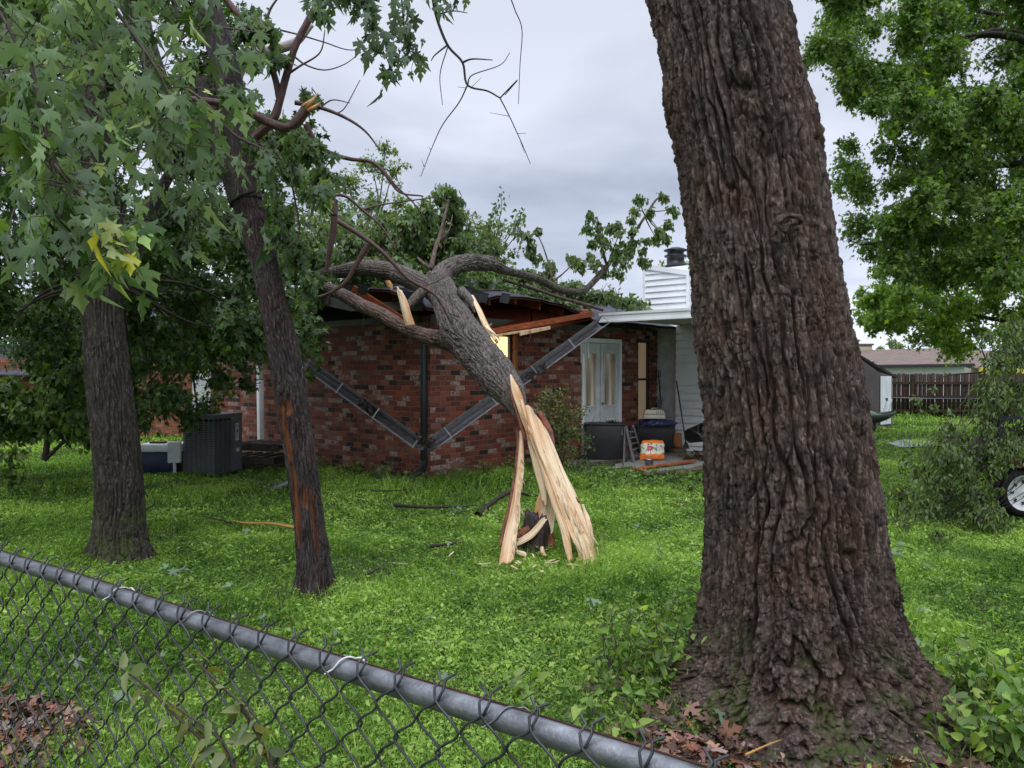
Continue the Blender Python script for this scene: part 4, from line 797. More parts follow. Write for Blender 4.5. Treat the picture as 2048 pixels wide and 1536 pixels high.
# low drooping dark foliage in front of the AC unit and the neighbours
bx = thing('tree', 'dark drooping tree hanging over the AC unit, behind the leaning trunk', 'tree'); F3 = Foliage(); lst = []
for k in range(46): lst.append((rng.uniform(270, 600), rng.uniform(430, 720), rng.uniform(9.5, 12), rng.uniform(35, 65)))
for k in range(24): lst.append((rng.uniform(260, 420), rng.uniform(640, 830), rng.uniform(9.5, 12), rng.uniform(28, 50)))
for k in range(6): lst.append((rng.uniform(420, 520), rng.uniform(700, 780), rng.uniform(9.5, 10.5), rng.uniform(16, 34)))
clumps(F3, lst, .085, [(.03, .072, .014), (.05, .115, .02), (.016, .042, .01), (.09, .18, .03)], 13, tw_=12)
for pts in ([(290, 540), (400, 600), (385, 720), (395, 820)], [(300, 520), (440, 580), (520, 660)], [(430, 560), (360, 600), (300, 690)]): F3.path([P(a, b_, 11) for a, b_ in pts], .04, .01)
F3.path([P(330, 380, 11.2), P(280, 560, 11.2), P(250, 700, 11.2), P(246, 925, 11.2)], .09, .11)
F3.build(bx, M['leaf'], M['twigdark'], STAR, lname='crown', tname='trunk')
bs = thing('bush', 'broad leafy bush on the lawn behind the left tree', 'bush'); F4 = Foliage(); BC = [(.055, .125, .03), (.09, .18, .045), (.03, .075, .018), (.14, .24, .08)]
lst = [(rng.uniform(-40, 175), rng.uniform(770, 900), rng.uniform(10, 12), rng.uniform(25, 50)) for _ in range(34)]+[(rng.uniform(60, 175), rng.uniform(650, 780), rng.uniform(10, 12), rng.uniform(25, 45)) for _ in range(16)]
clumps(F4, lst, .085, BC, 22, tw_=10); F4.path([P(90, 920, 11), P(100, 850, 11), P(120, 760, 11)], .05, .01); F4.path([P(90, 920, 11), P(160, 850, 11), P(195, 800, 11)], .03, .01)
F4.build(bs, M['leaf'], M['twigdark'], HEART, lname='leaves', tname='stems')
bs = thing('bush', 'low ivy clump at the left edge of the lawn', 'bush'); F4 = Foliage()
clumps(F4, [(rng.uniform(-20, 40), rng.uniform(900, 970), 9.5, rng.uniform(18, 32)) for _ in range(8)], .07, BC, 8, dj=.2); F4.build(bs, M['leaf'], M['twigdark'], HEART, lname='leaves', tname='stems')

# ================================================================ right trees
def bigtree(name, label, lst, size, cols, dens, limbs, lm, bm, tpl=STAR, twn=11, hang=.4, dj=.8):
    t_ = thing(name, label, 'tree'); F_ = Foliage()
    for pts, dd, r0, r1 in limbs: F_.path([P(a, b_, dd) for a, b_ in pts], r0*dd/F, r1*dd/F)
    clumps(F_, lst, size, cols, dens, tw_=twn, hang=hang, dj=dj); F_.build(t_, lm, bm, tpl, lname='crown', tname='trunk'); return t_
def edge(py, tab): return np.interp(py, [a for a, _ in tab], [b_ for _, b_ in tab])
RT = [(-80, 1590), (0, 1600), (60, 1600), (110, 1585), (150, 1590), (190, 1650), (225, 1760), (260, 1760), (300, 1670), (360, 1620), (400, 1720), (450, 1650), (500, 1690), (560, 1790), (600, 1980)]
lst = []
while len(lst) < 185:
    py = rng.uniform(-90, 560); e = edge(py, RT); px = rng.uniform(e, 2140)
    r_ = min(rng.uniform(28, 55), 24+(px-e)*.35); lst.append((px+r_*.55, py, rng.uniform(10, 14), r_))
RC = [(.055, .135, .022), (.085, .19, .028), (.032, .08, .018), (.14, .27, .04), (.11, .23, .038)]
bigtree('tree', 'tall dark green tree filling the upper right corner', lst, .078, RC, 34, [([(2300, 900), (2290, 600), (2260, 350), (2200, 100)], 12, 60, 20), ([(2270, 400), (2050, 395), (1940, 470), (1800, 480), (1720, 490)], 12, 12, 2), ([(2260, 300), (2048, 225), (1950, 270), (1850, 330)], 12, 14, 2), ([(2240, 200), (2048, 80), (1900, 75), (1780, 90)], 12, 12, 2),
    ([(2240, 330), (2000, 330), (1900, 370), (1800, 420)], 12.5, 9, 2), ([(2200, 120), (2000, 60), (1850, 130), (1720, 120)], 12, 8, 2), ([(2260, 430), (2050, 420), (1960, 440)], 11.5, 7, 2), ([(2150, 60), (1900, 10), (1800, -10)], 12, 6, 2)], M['leaf'], M['twigdark'])
RT2 = [(470, 1900), (500, 1800), (540, 1750), (600, 1700), (640, 1690), (670, 1700), (700, 1790)]
lst = []
while len(lst) < 115:
    py = rng.uniform(475, 690); e = edge(py, RT2); px = rng.uniform(e, 2140); r_ = min(rng.uniform(22, 45), 16+(px-e)*.3)
    if py > 660 and px < 1800 and rng.random() < .7: continue
    lst.append((px+r_*.6, py, rng.uniform(15, 18.5), r_))
YC = [(.13, .27, .032), (.17, .33, .04), (.09, .20, .03), (.23, .40, .06)]
bigtree('tree', 'brighter yellow-green tree below the dark one at the right edge', lst, .105, YC, 34, [([(2200, 900), (2190, 700), (2150, 560)], 17, 40, 20), ([(2180, 640), (2000, 640), (1880, 610), (1800, 600)], 17, 6, 1.5), ([(2180, 600), (2000, 570), (1900, 590)], 17, 5, 1.5)], M['leaf'], M['twigdark'])
# fallen crown / brush pile at right
t_ = thing('fallen_branch', 'big fallen leafy limb draped over the trailer at the right edge', 'branch'); F5 = Foliage(); lst = []
RB = [(640, 1980), (690, 1950), (740, 1960), (800, 1930), (850, 1880), (900, 1845), (950, 1805), (1000, 1780), (1040, 1790), (1090, 1860)]
while len(lst) < 120:
    py = rng.uniform(650, 1075); e = edge(py, RB); px = rng.uniform(e, 2130); r_ = min(rng.uniform(22, 45), 16+(px-e)*.4)
    if 1975 < px < 2110 and 900 < py < 1060: continue
    lst.append((px+r_*.5, py, rng.uniform(8.2, 9.8)-(py-700)*.002, r_))
PC = [(.055, .12, .022), (.09, .18, .035), (.035, .075, .018), (.18, .29, .06), (.07, .11, .025)]
clumps(F5, lst, .05, [(.04, .09, .018), (.065, .135, .026), (.026, .055, .014), (.12, .20, .04)], 17, tw_=18, hang=.9, dj=.3)
clumps(F5, [(rng.uniform(1800, 1960), rng.uniform(900, 1065), 9.0, rng.uniform(22, 40)) for _ in range(22)], .055, PC, 13, tw_=16, hang=.9, dj=.3)
clumps(F5, [(1985, 940, 8.2, 22), (1992, 980, 8.2, 20), (1980, 1010, 8.2, 18), (2010, 925, 8.2, 22), (2040, 905, 8.2, 26)], .05, PC, 16, tw_=30, hang=.9, dj=.05)
for pts in ([(2140, 700), (2010, 800), (1930, 880), (1850, 960), (1800, 1010)], [(2140, 760), (2000, 850), (1900, 950), (1840, 1040)], [(2100, 640), (1990, 720), (1960, 690), (1950, 660)], [(2140, 690), (1985, 740), (1900, 750), (1840, 770)], [(2060, 740), (2010, 700), (1975, 670)], [(2150, 860), (2020, 930), (1900, 1000), (1850, 1060)], [(2100, 900), (1960, 930), (1880, 940)]): F5.path([P(a, b_, 9.0) for a, b_ in pts], .016, .003)
for k in range(60):
    a = P(rng.uniform(1950, 2100), rng.uniform(740, 950), 8.8); b_ = P(rng.uniform(1810, 2000), rng.uniform(900, 1075), 8.2); F5.twig(a, b_, .006, .002)
F5.build(t_, M['leafdull'], M['twigdark'], OVAL, lname='leaves', tname='branches')

# ================================================================ trees beyond the house
def lighttree(label, trunk, lst, cols, size=.11, dens=2.6, dd0=24, nm='tree'):
    t_ = thing(nm, label, 'tree'); F_ = Foliage(); a = P(*trunk[0], dd0); F_.path([P(px, py, dd0) for px, py in trunk], .16, .05)
    for px, py, r_ in lst:
        F_.twig(P(trunk[-1][0], trunk[-1][1]+20, dd0), P(px, py, dd0), .035, .01); F_.clump(P(px, py, dd0), r_*dd0/F, int(dens*r_*r_/12), size, cols, max(6, int(r_/3)), hang=.2, tr=.014)
    F_.build(t_, M['leaf'], M['twig'], STAR, lname='crown', tname='trunk')
PB = [(.14, .24, .085), (.18, .30, .11), (.10, .18, .065)]
lighttree('airy pale green tree rising behind the fallen limbs, left of the roof', [(720, 760), (725, 600), (740, 470)], [(740, 330, 42), (770, 300, 30), (700, 370, 45), (790, 345, 35), (650, 400, 45), (740, 410, 50), (680, 440, 45), (800, 410, 35), (620, 360, 40), (620, 450, 50), (700, 480, 60)], PB, dens=2.9)
lighttree('small airy pale tree just right of the roof peak', [(950, 760), (955, 600), (960, 520)], [(925, 430, 26), (960, 455, 32), (985, 470, 24), (940, 490, 35), (1000, 450, 18), (905, 460, 25), (975, 510, 34), (1010, 520, 20)], PB, dens=2.6, dd0=26)
lighttree('bright treetop peeking beside the black flue', [(1345, 800), (1340, 620), (1335, 560)], [(1325, 532, 16), (1350, 545, 18), (1378, 530, 22), (1375, 560, 18), (1340, 510, 8)], [(.10, .20, .04), (.13, .24, .05)], dens=5, dd0=30)
lighttree('hazy distant tree above the brown neighbouring roof', [(1775, 760), (1775, 720), (1775, 710)], [(1762, 700, 20), (1790, 698, 22), (1815, 708, 16)], [(.14, .22, .12), (.16, .25, .14)], dens=9, dd0=70, size=.3)
lst = [(rng.uniform(-80, 620), rng.uniform(380, 740), rng.uniform(40, 60)) for _ in range(46)]
lighttree('distant dark treeline tree behind the left houses', [(250, 800), (250, 700), (250, 560)], lst, [(.035, .08, .025), (.055, .11, .035)], dens=3.2, dd0=32, size=.2)
# ================================================================ the fallen tree
ft = thing('fallen_tree', 'split tree trunk leaning on the torn roof, its pale splinters standing on the lawn', 'tree'); ft.location = gp(1090, 1120); bpy.context.view_layer.update(); FI = ft.matrix_world.inverted()
def fb(name, pts, mat_=None, kk=.80, nu=90, cell=.04, depth=.018, seed=31, step=.010, lump=.05, **k): return adopt(bark(name, path([(a, b_, c_, d_) for a, b_, c_, d_ in pts], k=kk), mat_ or M['barkfall'], None, nu=nu, step=step, cell=cell, el=4, depth=depth, seed=seed, lump=lump, **k), ft, FI)
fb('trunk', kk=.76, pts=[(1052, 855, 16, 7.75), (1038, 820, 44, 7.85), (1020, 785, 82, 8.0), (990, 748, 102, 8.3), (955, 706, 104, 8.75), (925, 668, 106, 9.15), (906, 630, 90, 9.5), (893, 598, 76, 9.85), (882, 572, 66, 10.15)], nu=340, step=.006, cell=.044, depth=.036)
fb('limb', [(888, 606, 56, 9.9), (878, 574, 56, 10.1), (884, 550, 52, 10.3), (903, 534, 46, 10.5), (930, 526, 46, 10.7), (955, 526, 40, 10.9), (978, 527, 38, 11.0), (990, 531, 32, 11.1), (1008, 540, 24, 11.3), (1040, 548, 20, 11.6), (1080, 560, 19, 12.0), (1115, 578, 18, 12.4), (1140, 583, 17, 12.6), (1165, 583, 16, 12.8), (1185, 566, 15, 12.9), (1208, 540, 14, 13.0)], M['barkfall'], nu=150, seed=33)
fb('limb', [(890, 608, 50, 9.9), (866, 582, 52, 10.1), (830, 561, 48, 10.3), (795, 547, 46, 10.5), (760, 538, 42, 10.7), (725, 536, 40, 10.9), (690, 542, 34, 11.1), (655, 548, 28, 11.3), (610, 560, 22, 11.6), (560, 565, 16, 12)], nu=130, seed=35)
fb('limb', [(925, 690, 62, 9.3), (898, 680, 54, 9.4), (865, 676, 42, 9.55), (830, 666, 38, 9.7), (795, 648, 36, 9.9), (760, 628, 36, 10.1), (725, 612, 34, 10.3), (690, 592, 32, 10.5), (655, 575, 26, 10.8), (620, 560, 20, 11.2)], M['barkred'], nu=120, seed=37)
fb('broken_limb', [(850, 578, 22, 10.0), (838, 590, 26, 9.95), (822, 606, 24, 9.9), (808, 620, 20, 9.85), (802, 624, 8, 9.85)], M['barkfall'], nu=50, cell=.03, seed=38)
fb('broken_limb', [(845, 568, 26, 10.2), (856, 555, 20, 10.2), (862, 542, 10, 10.2)], M['barkfall'], nu=40, cell=.03, seed=39)
# upper thin limbs
for pts in ([(1208, 540, 14, 13.0), (1228, 515, 10, 13.1), (1252, 500, 9, 13.2), (1270, 465, 8, 13.2), (1292, 430, 6, 13.3), (1312, 400, 5, 13.4), (1330, 390, 3, 13.4)], [(862, 540, 14, 10.5), (870, 500, 11, 10.7), (880, 470, 9, 10.9), (890, 430, 7, 11.1), (897, 400, 5, 11.2)], [(880, 480, 6, 11), (898, 460, 4, 11.1), (905, 430, 3, 11.2)], [(863, 538, 10, 10.6), (845, 525, 8, 10.8), (835, 515, 5, 11)],
    [(1105, 560, 6, 12.4), (1098, 530, 5, 12.5), (1085, 490, 3, 12.6), (1072, 465, 2, 12.7)], [(1106, 562, 6, 12.3), (1125, 548, 4, 12.4), (1146, 528, 3, 12.5)], [(1010, 560, 10, 13), (1060, 575, 9, 13.2), (1120, 595, 8, 13.6), (1180, 612, 10, 14), (1205, 620, 8, 14.2)], [(935, 500, 9, 12), (920, 480, 7, 12), (926, 470, 3, 12)]):
    fb('limb', pts, M['barkred'], nu=20, cell=.02, depth=.003, step=.03, seed=40)
# torn wood planks: built from their two edges
def plank(name, L, R, th, par=ft, inv=FI, mat_=None, jag0=.0, jag1=.05, nu=16, nv=90, seed=1, curl=.02, groove=.006, mode=0):
    L = catmull([tuple(P(*q)) for q in L], nv); R = catmull([tuple(P(*q)) for q in R], nv)
    u = np.linspace(0, 1, nu); v = np.linspace(0, 1, nv); U, Vv = np.meshgrid(u, v)
    pos = L[:, None]*(1-U[..., None])+R[:, None]*U[..., None]; tang = nrm(np.gradient((L+R)/2, axis=0)); across = nrm(R-L); n = nrm(np.cross(across, tang)); n = np.where(n[:, 1:2] > 0, -n, n)
    W_ = np.linalg.norm(R-L, axis=1)[:, None]; q = np.stack([U*W_/.02, Vv*6, 0*U+seed], -1); q2 = np.stack([U*W_/.05, Vv*2, 0*U+seed+9], -1)
    prof = curl*(1-(2*U-1)**2)+groove*noise3(q, seed)+groove*2*noise3(q2, seed+1)
    # ragged ends: pull the last rows along the fibre
    endw = np.clip((Vv-.80)/.20, 0, 1)**1.5; jn = hsh(np.floor(U*nu/2.0), 0*U, 0*U+seed)
    pos = pos-tang[:, None]*(endw*jag1*(jn))[..., None]; st = np.clip((.15-Vv)/.15, 0, 1); pos = pos+tang[:, None]*(st*jag0*hsh(np.floor(U*nu/2), 0*U+3, 0*U+seed))[..., None]
    front = pos+n[:, None]*prof[..., None]; edge_ = np.minimum(U, 1-U)*2; thick = th*(.35+.65*np.minimum(1, edge_*3))
    back = front-n[:, None]*(thick*(1+.4*noise3(q2*1.7, seed+4)))[..., None]
    A_ = front.reshape(-1, 3); Bk = back.reshape(-1, 3); k = len(A_); f1 = gridf(nv, nu, False); f2 = f1[:, ::-1]+k
    j = np.arange(nv-1); i = np.arange(nu-1)
    e1 = np.stack([j*nu, (j+1)*nu, (j+1)*nu+k, j*nu+k], 1); e2 = np.stack([j*nu+nu-1, j*nu+nu-1+k, (j+1)*nu+nu-1+k, (j+1)*nu+nu-1], 1)
    e3 = np.stack([i, i+k, i+1+k, i+1], 1); l0 = (nv-1)*nu; e4 = np.stack([l0+i, l0+i+1, l0+i+1+k, l0+i+k], 1)
    Fa_ = np.vstack([f1, f2, e1, e2, e3, e4]); s = np.concatenate([[0], np.cumsum(np.linalg.norm(np.diff(L, axis=0), axis=1))]); uvv = np.stack([U*W_+seed*.37, np.broadcast_to(s[:, None], U.shape)], -1).reshape(-1, 2); uvv = np.vstack([uvv, uvv+.013])
    o = npmesh(name, np.vstack([A_, Bk]), Fa_, mat_ or M['split'], None, True, uv=uvv[Fa_.ravel()]); 
    return adopt(o, par, inv)
K = 7.15
# the big fan of torn wood
plank('split_wood', [(1019, 752, 7.95), (1024, 785, 7.8), (1034, 815, 7.7), (1046, 850, 7.6), (1068, 905, 7.4), (1086, 960, 7.15), (1103, 1010, 6.95), (1120, 1060, 6.75), (1128, 1095, 6.6), (1137, 1128, 6.48)],
      [(1024, 752, 7.95), (1040, 780, 7.8), (1050, 810, 7.7), (1062, 850, 7.55), (1084, 905, 7.3), (1104, 960, 7.1), (1120, 1010, 6.9), (1136, 1060, 6.72), (1142, 1095, 6.58), (1147, 1126, 6.48)], .035, seed=3, curl=.02, jag1=.06, nu=12)
plank('split_wood', [(1048, 812, 7.72), (1060, 850, 7.6), (1076, 900, 7.4), (1094, 950, 7.2), (1112, 1000, 7.0), (1128, 1035, 6.85), (1142, 1070, 6.68), (1155, 1100, 6.55), (1164, 1136, 6.42)],
      [(1058, 815, 7.75), (1085, 850, 7.7), (1106, 890, 7.55), (1128, 940, 7.35), (1148, 975, 7.15), (1164, 1015, 7.0), (1176, 1055, 6.8), (1188, 1095, 6.58), (1195, 1134, 6.42)], .03, seed=5, curl=.05, nu=34, groove=.009, jag1=.05)
plank('split_wood', [(1163, 1010, 6.98), (1170, 1035, 6.9), (1176, 1060, 6.82)], [(1168, 1010, 6.98), (1180, 1040, 6.9), (1193, 1093, 6.76)], .015, seed=6, jag1=.02, nu=6, nv=30, curl=.005)
plank('split_wood', [(1040, 800, 7.72), (1048, 835, 7.58), (1053, 865, 7.5)], [(1046, 800, 7.72), (1053, 835, 7.56), (1056, 884, 7.48)], .012, seed=7, jag1=.01, nu=5, nv=30, curl=.004)
plank('split_wood', [(1053, 868, 7.62), (1062, 915, 7.5), (1076, 970, 7.3), (1086, 1008, 7.2)], [(1066, 868, 7.6), (1078, 915, 7.45), (1090, 970, 7.25), (1092, 1016, 7.15)], .02, seed=8, jag1=.06, nu=8, nv=50)
# left leg with bark on its outer side
plank('split_wood', [(1038, 862, 7.7), (1036, 910, 7.55), (1030, 960, 7.3), (1022, 1010, 7.05), (1010, 1060, 6.8), (1002, 1100, 6.6), (997, 1130, 6.45)],
      [(1046, 862, 7.7), (1047, 910, 7.52), (1046, 945, 7.32), (1040, 1000, 7.1), (1036, 1050, 6.85), (1031, 1095, 6.62), (1026, 1126, 6.45)], .03, seed=9, jag1=.04, nu=14, curl=.015)
plank('split_wood', [(1038, 1010, 6.98), (1036, 1040, 6.9), (1032, 1060, 6.8)], [(1041, 1006, 7.0), (1040, 1040, 6.9), (1033, 1062, 6.8)], .01, seed=10, nu=4, nv=20)
# back slab and the torn pieces on the stump side
plank('split_wood', [(1078, 985, 7.35), (1071, 1010, 7.3), (1066, 1040, 7.25), (1062, 1062, 7.2)], [(1100, 985, 7.3), (1110, 1010, 7.25), (1108, 1045, 7.2), (1104, 1082, 7.1)], .02, seed=11, nu=18, nv=40, jag1=.12, curl=.01)
plank('split_wood', [(940, 590, 9.45), (955, 622, 9.2), (970, 655, 8.95), (990, 680, 8.7)], [(948, 592, 9.5), (962, 620, 9.3), (978, 650, 9.05), (998, 688, 8.75)], .03, seed=12, nu=8, nv=40, jag1=.04)
plank('split_wood', [(970, 655, 8.9), (985, 668, 8.75), (1000, 678, 8.7)], [(972, 650, 8.9), (988, 664, 8.75), (1002, 681, 8.7)], .015, seed=13, nu=5, nv=20)
plank('split_wood', [(791, 572, 9.6), (798, 600, 9.55), (804, 626, 9.5), (811, 652, 9.48)], [(800, 574, 9.6), (814, 600, 9.55), (822, 626, 9.5), (830, 650, 9.48)], .02, seed=14, nu=10, nv=40, jag0=.05, jag1=.0, curl=.01)
plank('bark_strip', [(770, 562, 9.9), (772, 570, 9.9), (778, 580, 9.9)], [(780, 561, 9.9), (785, 570, 9.9), (786, 582, 9.9)], .012, seed=15, nu=6, nv=16, mat_=M['tornwood'])
fb('splinter', [(922, 582, 26, 9.6), (936, 596, 22, 9.45), (946, 612, 16, 9.35), (950, 626, 6, 9.3)], M['barkfall'], nu=30, cell=.025, seed=44, depth=.006)
# torn bark strips
fb('bark_strip', [(1036, 862, 9, 7.72), (1035, 910, 10, 7.58), (1028, 960, 10, 7.34), (1020, 1010, 10, 7.08), (1008, 1055, 10, 6.86), (1000, 1092, 7, 6.66)], M['red_brown_bark'], nu=20, cell=.02, depth=.006, seed=51, lump=.4)
fb('bark_strip', [(1018, 762, 8, 7.92), (1024, 790, 9, 7.8), (1030, 815, 8, 7.72), (1040, 845, 8, 7.64), (1050, 880, 4, 7.56)], M['red_brown_bark'], nu=20, cell=.02, depth=.006, seed=52, lump=.4)
fb('bark_strip', [(1078, 825, 12, 7.8), (1092, 850, 14, 7.72), (1104, 880, 12, 7.58), (1108, 910, 8, 7.46), (1120, 940, 7, 7.3), (1132, 965, 7, 7.18), (1145, 988, 8, 7.08), (1158, 1005, 9, 7.0)], M['red_brown_bark'], nu=24, cell=.02, depth=.008, seed=53, lump=.4)
fb('bark_strip', [(1052, 812, 8, 7.85), (1068, 824, 12, 7.82), (1084, 840, 18, 7.8), (1098, 862, 16, 7.72), (1108, 884, 6, 7.62)], M['barkfall'], nu=24, cell=.02, depth=.008, seed=54, lump=.4)
# loose fibres and slivers standing off the torn edges
for k in range(70):
    u_ = rng.random(); zone = rng.integers(0, 4)
    if zone == 0: y_ = rng.uniform(770, 860); a_ = (np.interp(y_, [756, 815, 860], [1024, 1042, 1062])+rng.uniform(-3, 3), y_, np.interp(y_, [756, 860], [7.9, 7.5])); L_ = rng.uniform(.05, .15)
    elif zone == 1: a_ = (1075+u_*95+rng.uniform(-6, 12), 880+u_*200, 7.45-u_*.9); L_ = rng.uniform(.1, .35)
    elif zone == 2: a_ = (rng.uniform(1130, 1194), rng.uniform(1060, 1125), 6.5); L_ = rng.uniform(.06, .2)
    else: y_ = rng.uniform(900, 1110); a_ = (np.interp(y_, [900, 1000, 1110], [1044, 1036, 1024]), y_, np.interp(y_, [900, 1000, 1110], [7.5, 7.06, 6.5])); L_ = rng.uniform(.04, .14)
    p_ = P(*a_); dr_ = Vector((rng.uniform(.05, .45), -.35, -1)).normalized(); q_ = p_+dr_*L_+Vector((rng.uniform(-.02, .04), -.02, 0)); mb = MB(); w0 = rng.uniform(.003, .009)
    if q_.z < .02: continue
    mb.tube([p_, (p_+q_)/2+Vector((rng.uniform(-.01, .01), 0, 0)), q_], [w0, w0*.8, .0008], 5); adopt(mb.build('sliver', M['split'], None), ft, FI)
CHM = []
# stump with a bent torn strip
st = thing('tree_stump', 'dark rotten stump with torn splinters under the split trunk', 'stump'); st.location = gp(1070, 1105); bpy.context.view_layer.update(); SI = st.matrix_world.inverted()
def sf(TH, SS, base): return 1+.18*np.sin(TH*3+1)+.1*np.sin(TH*7)
def spost(V):
    z = V[..., 2]; f = np.clip((z-.12)/.1, 0, 1); q = V*np.array([22, 22, 0]); V[..., 2] = z+f*.10*noise3(q, 9); return V
adopt(bark('trunk', [(Vector((st.location.x, st.location.y+.05, -.05)), .17), (Vector((st.location.x, st.location.y+.05, .10)), .14), (Vector((st.location.x+.02, st.location.y+.05, .22)), .12), (Vector((st.location.x+.04, st.location.y+.05, .30)), .06)], M['barklean'], None, nu=70, step=.012, cell=.03, depth=.012, seed=61, flare=sf, post=spost), st, SI)
def sp(name, *a, **k): return plank(name, *a, par=st, inv=SI, **k)
sp('splinter', [(1030, 1078, 6.85), (1048, 1072, 6.85), (1068, 1056, 6.85), (1088, 1032, 6.85)], [(1028, 1094, 6.8), (1052, 1084, 6.8), (1074, 1066, 6.8), (1096, 1036, 6.82)], .012, seed=21, nu=8, nv=40, jag1=.03, jag0=.05, curl=.002)
sp('splinter', [(1030, 1062, 6.88), (1048, 1054, 6.88), (1062, 1050, 6.88)], [(1032, 1082, 6.86), (1050, 1074, 6.86), (1066, 1062, 6.86)], .02, seed=22, nu=8, nv=30, mat_=M['red_brown_bark'])
sp('splinter', [(1079, 1096, 6.7), (1083, 1108, 6.7)], [(1086, 1092, 6.7), (1092, 1112, 6.65)], .02, seed=23, nu=5, nv=12, jag1=0)
sp('splinter', [(1032, 1100, 6.75), (1054, 1108, 6.7)], [(1032, 1108, 6.7), (1052, 1113, 6.65)], .02, seed=24, nu=5, nv=12, jag1=0)
sp('bark_strip', [(1094, 1068, 6.95), (1090, 1085, 6.95), (1088, 1104, 6.9)], [(1104, 1060, 6.95), (1110, 1080, 6.95), (1108, 1104, 6.9)], .03, seed=25, nu=8, nv=20, mat_=M['red_brown_bark'], jag0=.08)
# foliage on the roof
FC = [(.055, .12, .045), (.085, .17, .06), (.035, .075, .03), (.13, .22, .09)]; FD = [(.045, .10, .032), (.07, .15, .045), (.11, .21, .06)]
Ff = Foliage()
tuft = [(1325, 392, 13), (1345, 420, 14), (1335, 445, 14), (1318, 460, 13), (1282, 400, 16), (1270, 420, 14), (1300, 425, 14), (1330, 475, 10), (1312, 475, 16), (1290, 525, 12), (1292, 480, 10), (1180, 430, 16), (1170, 455, 14), (1195, 450, 12), (1200, 470, 16), (1185, 485, 14), (1222, 455, 14), (1236, 450, 12), (1240, 465, 12), (1215, 490, 20), (1235, 500, 20), (1255, 490, 18), (1262, 460, 14), (1270, 480, 12), (1150, 520, 18), (1140, 515, 12), (1160, 530, 14), (1190, 530, 16), (1205, 545, 14), (1232, 545, 18), (1225, 520, 16), (1250, 520, 16), (1260, 505, 14), (1282, 520, 12), (1180, 510, 10), (1288, 500, 10), (1265, 440, 12)]
for px, py, r_ in tuft: dd = 13+rng.uniform(-.4, .4); Ff.clump(P(px, py, dd), r_*.8*dd/F, 85, .07, FC, 5, src=P(px+rng.uniform(-10, 25), py+15, dd), hang=1.0, tr=.006, spread=.3)
for px, py in ((1180, 430), (1200, 470), (1150, 520), (1190, 530), (1240, 465)): Ff.twig(P(1215, 535, 13), P(px, py, 13), .018, .005)
for px, py in ((1345, 420), (1282, 400), (1318, 460), (1312, 475), (1330, 475)): Ff.twig(P(1290, 432, 13.3), P(px, py, 13.2), .014, .005)
for px, py, r_ in ((1050, 472, 15), (1062, 488, 12), (1075, 460, 7), (1058, 505, 10), (1070, 520, 12), (1095, 530, 16), (1090, 550, 14), (1105, 545, 12), (1060, 545, 18), (1048, 555, 16)): Ff.clump(P(px, py, 12.6), r_*12.6/F, 60, .08, FC, 5, hang=1, tr=.006, spread=.3)
# dark dense mass behind the fork, left masses, and the strew along the roof
def mass(x0, x1, y0, y1, n, r0, r1, d0, d1, cols, cnt, size=.085, hang=.8):
    for _ in range(n): px, py, dd = rng.uniform(x0, x1), rng.uniform(y0, y1), rng.uniform(d0, d1); r_ = rng.uniform(r0, r1); Ff.clump(P(px, py, dd), r_*dd/F, int(cnt*1.7*r_*r_/400), size, cols, 8, hang=hang, tr=.007, spread=.25)
for px, py, r_ in ((890, 385, 20), (875, 395, 16), (912, 400, 14), (830, 430, 26), (810, 450, 22), (850, 420, 24), (900, 425, 24), (920, 440, 18), (870, 450, 32), (900, 465, 30), (840, 470, 30), (815, 480, 22), (880, 490, 30), (920, 480, 22), (850, 500, 26), (910, 505, 26)): Ff.clump(P(px, py, 12+rng.uniform(-.6, .6)), r_*12/F, int(r_*r_*.75), .08, FD, 9, hang=1, tr=.007, spread=.22)
mass(610, 830, 470, 545, 34, 16, 28, 11.6, 13.5, FC, 130); mass(650, 800, 430, 490, 12, 14, 24, 12, 14, FC, 110); mass(820, 1000, 480, 530, 20, 14, 24, 12.5, 14.5, FC, 130)
mass(690, 860, 520, 560, 16, 12, 18, 11.2, 12.5, FC, 130)
def onroof(a0, a1, b0, b1, n, r0, r1, cnt):
    for _ in range(n):
        a, b_ = rng.uniform(a0, a1), rng.uniform(b0, b1); r_ = rng.uniform(r0, r1); z = float(zr(np.array(a), np.array(b_)))+r_*.35; Ff.clump(H(a, b_, z), (r_, r_, r_*.6), int(cnt*1.5), .08, FC, 6, hang=.4, tr=.008, spread=.25)
onroof(1.3, 5.5, .6, 3.4, 46, .15, .32, 90); onroof(5.0, 9.0, 1.0, 3.6, 26, .15, .30, 80); onroof(3.0, 7.5, 2.8, 3.8, 26, .16, .32, 90); onroof(-.2, 3, 2.0, 5.5, 36, .18, .38, 100); onroof(3.0, 4.4, -.1, 1.0, 8, .10, .2, 50)
for _ in range(40): a, b_ = rng.uniform(.5, 7), rng.uniform(.3, 3.4); p0 = H(a, b_, float(zr(np.array(a), np.array(b_)))+.05); a2, b2 = a+rng.uniform(-.8, .8), b_+rng.uniform(-.6, .6); Ff.twig(p0, H(a2, b2, float(zr(np.array(a2), np.array(b2)))+.12), .014, .005)
for _ in range(90):   # fine shoots sticking up and out of the fallen crown
    px, py = rng.uniform(620, 1010), rng.uniform(470, 550); dd = rng.uniform(11.5, 14); q_ = (px+rng.uniform(-60, 60), py-rng.uniform(20, 95)); Ff.twig(P(px, py, dd), P(*q_, dd), .010, .003)
    for f_ in (.5, .75, 1): Ff.clump(P(px+(q_[0]-px)*f_, py+(q_[1]-py)*f_, dd), .10, 14, .065, FC, 3, hang=.5, tr=.003, spread=.5)
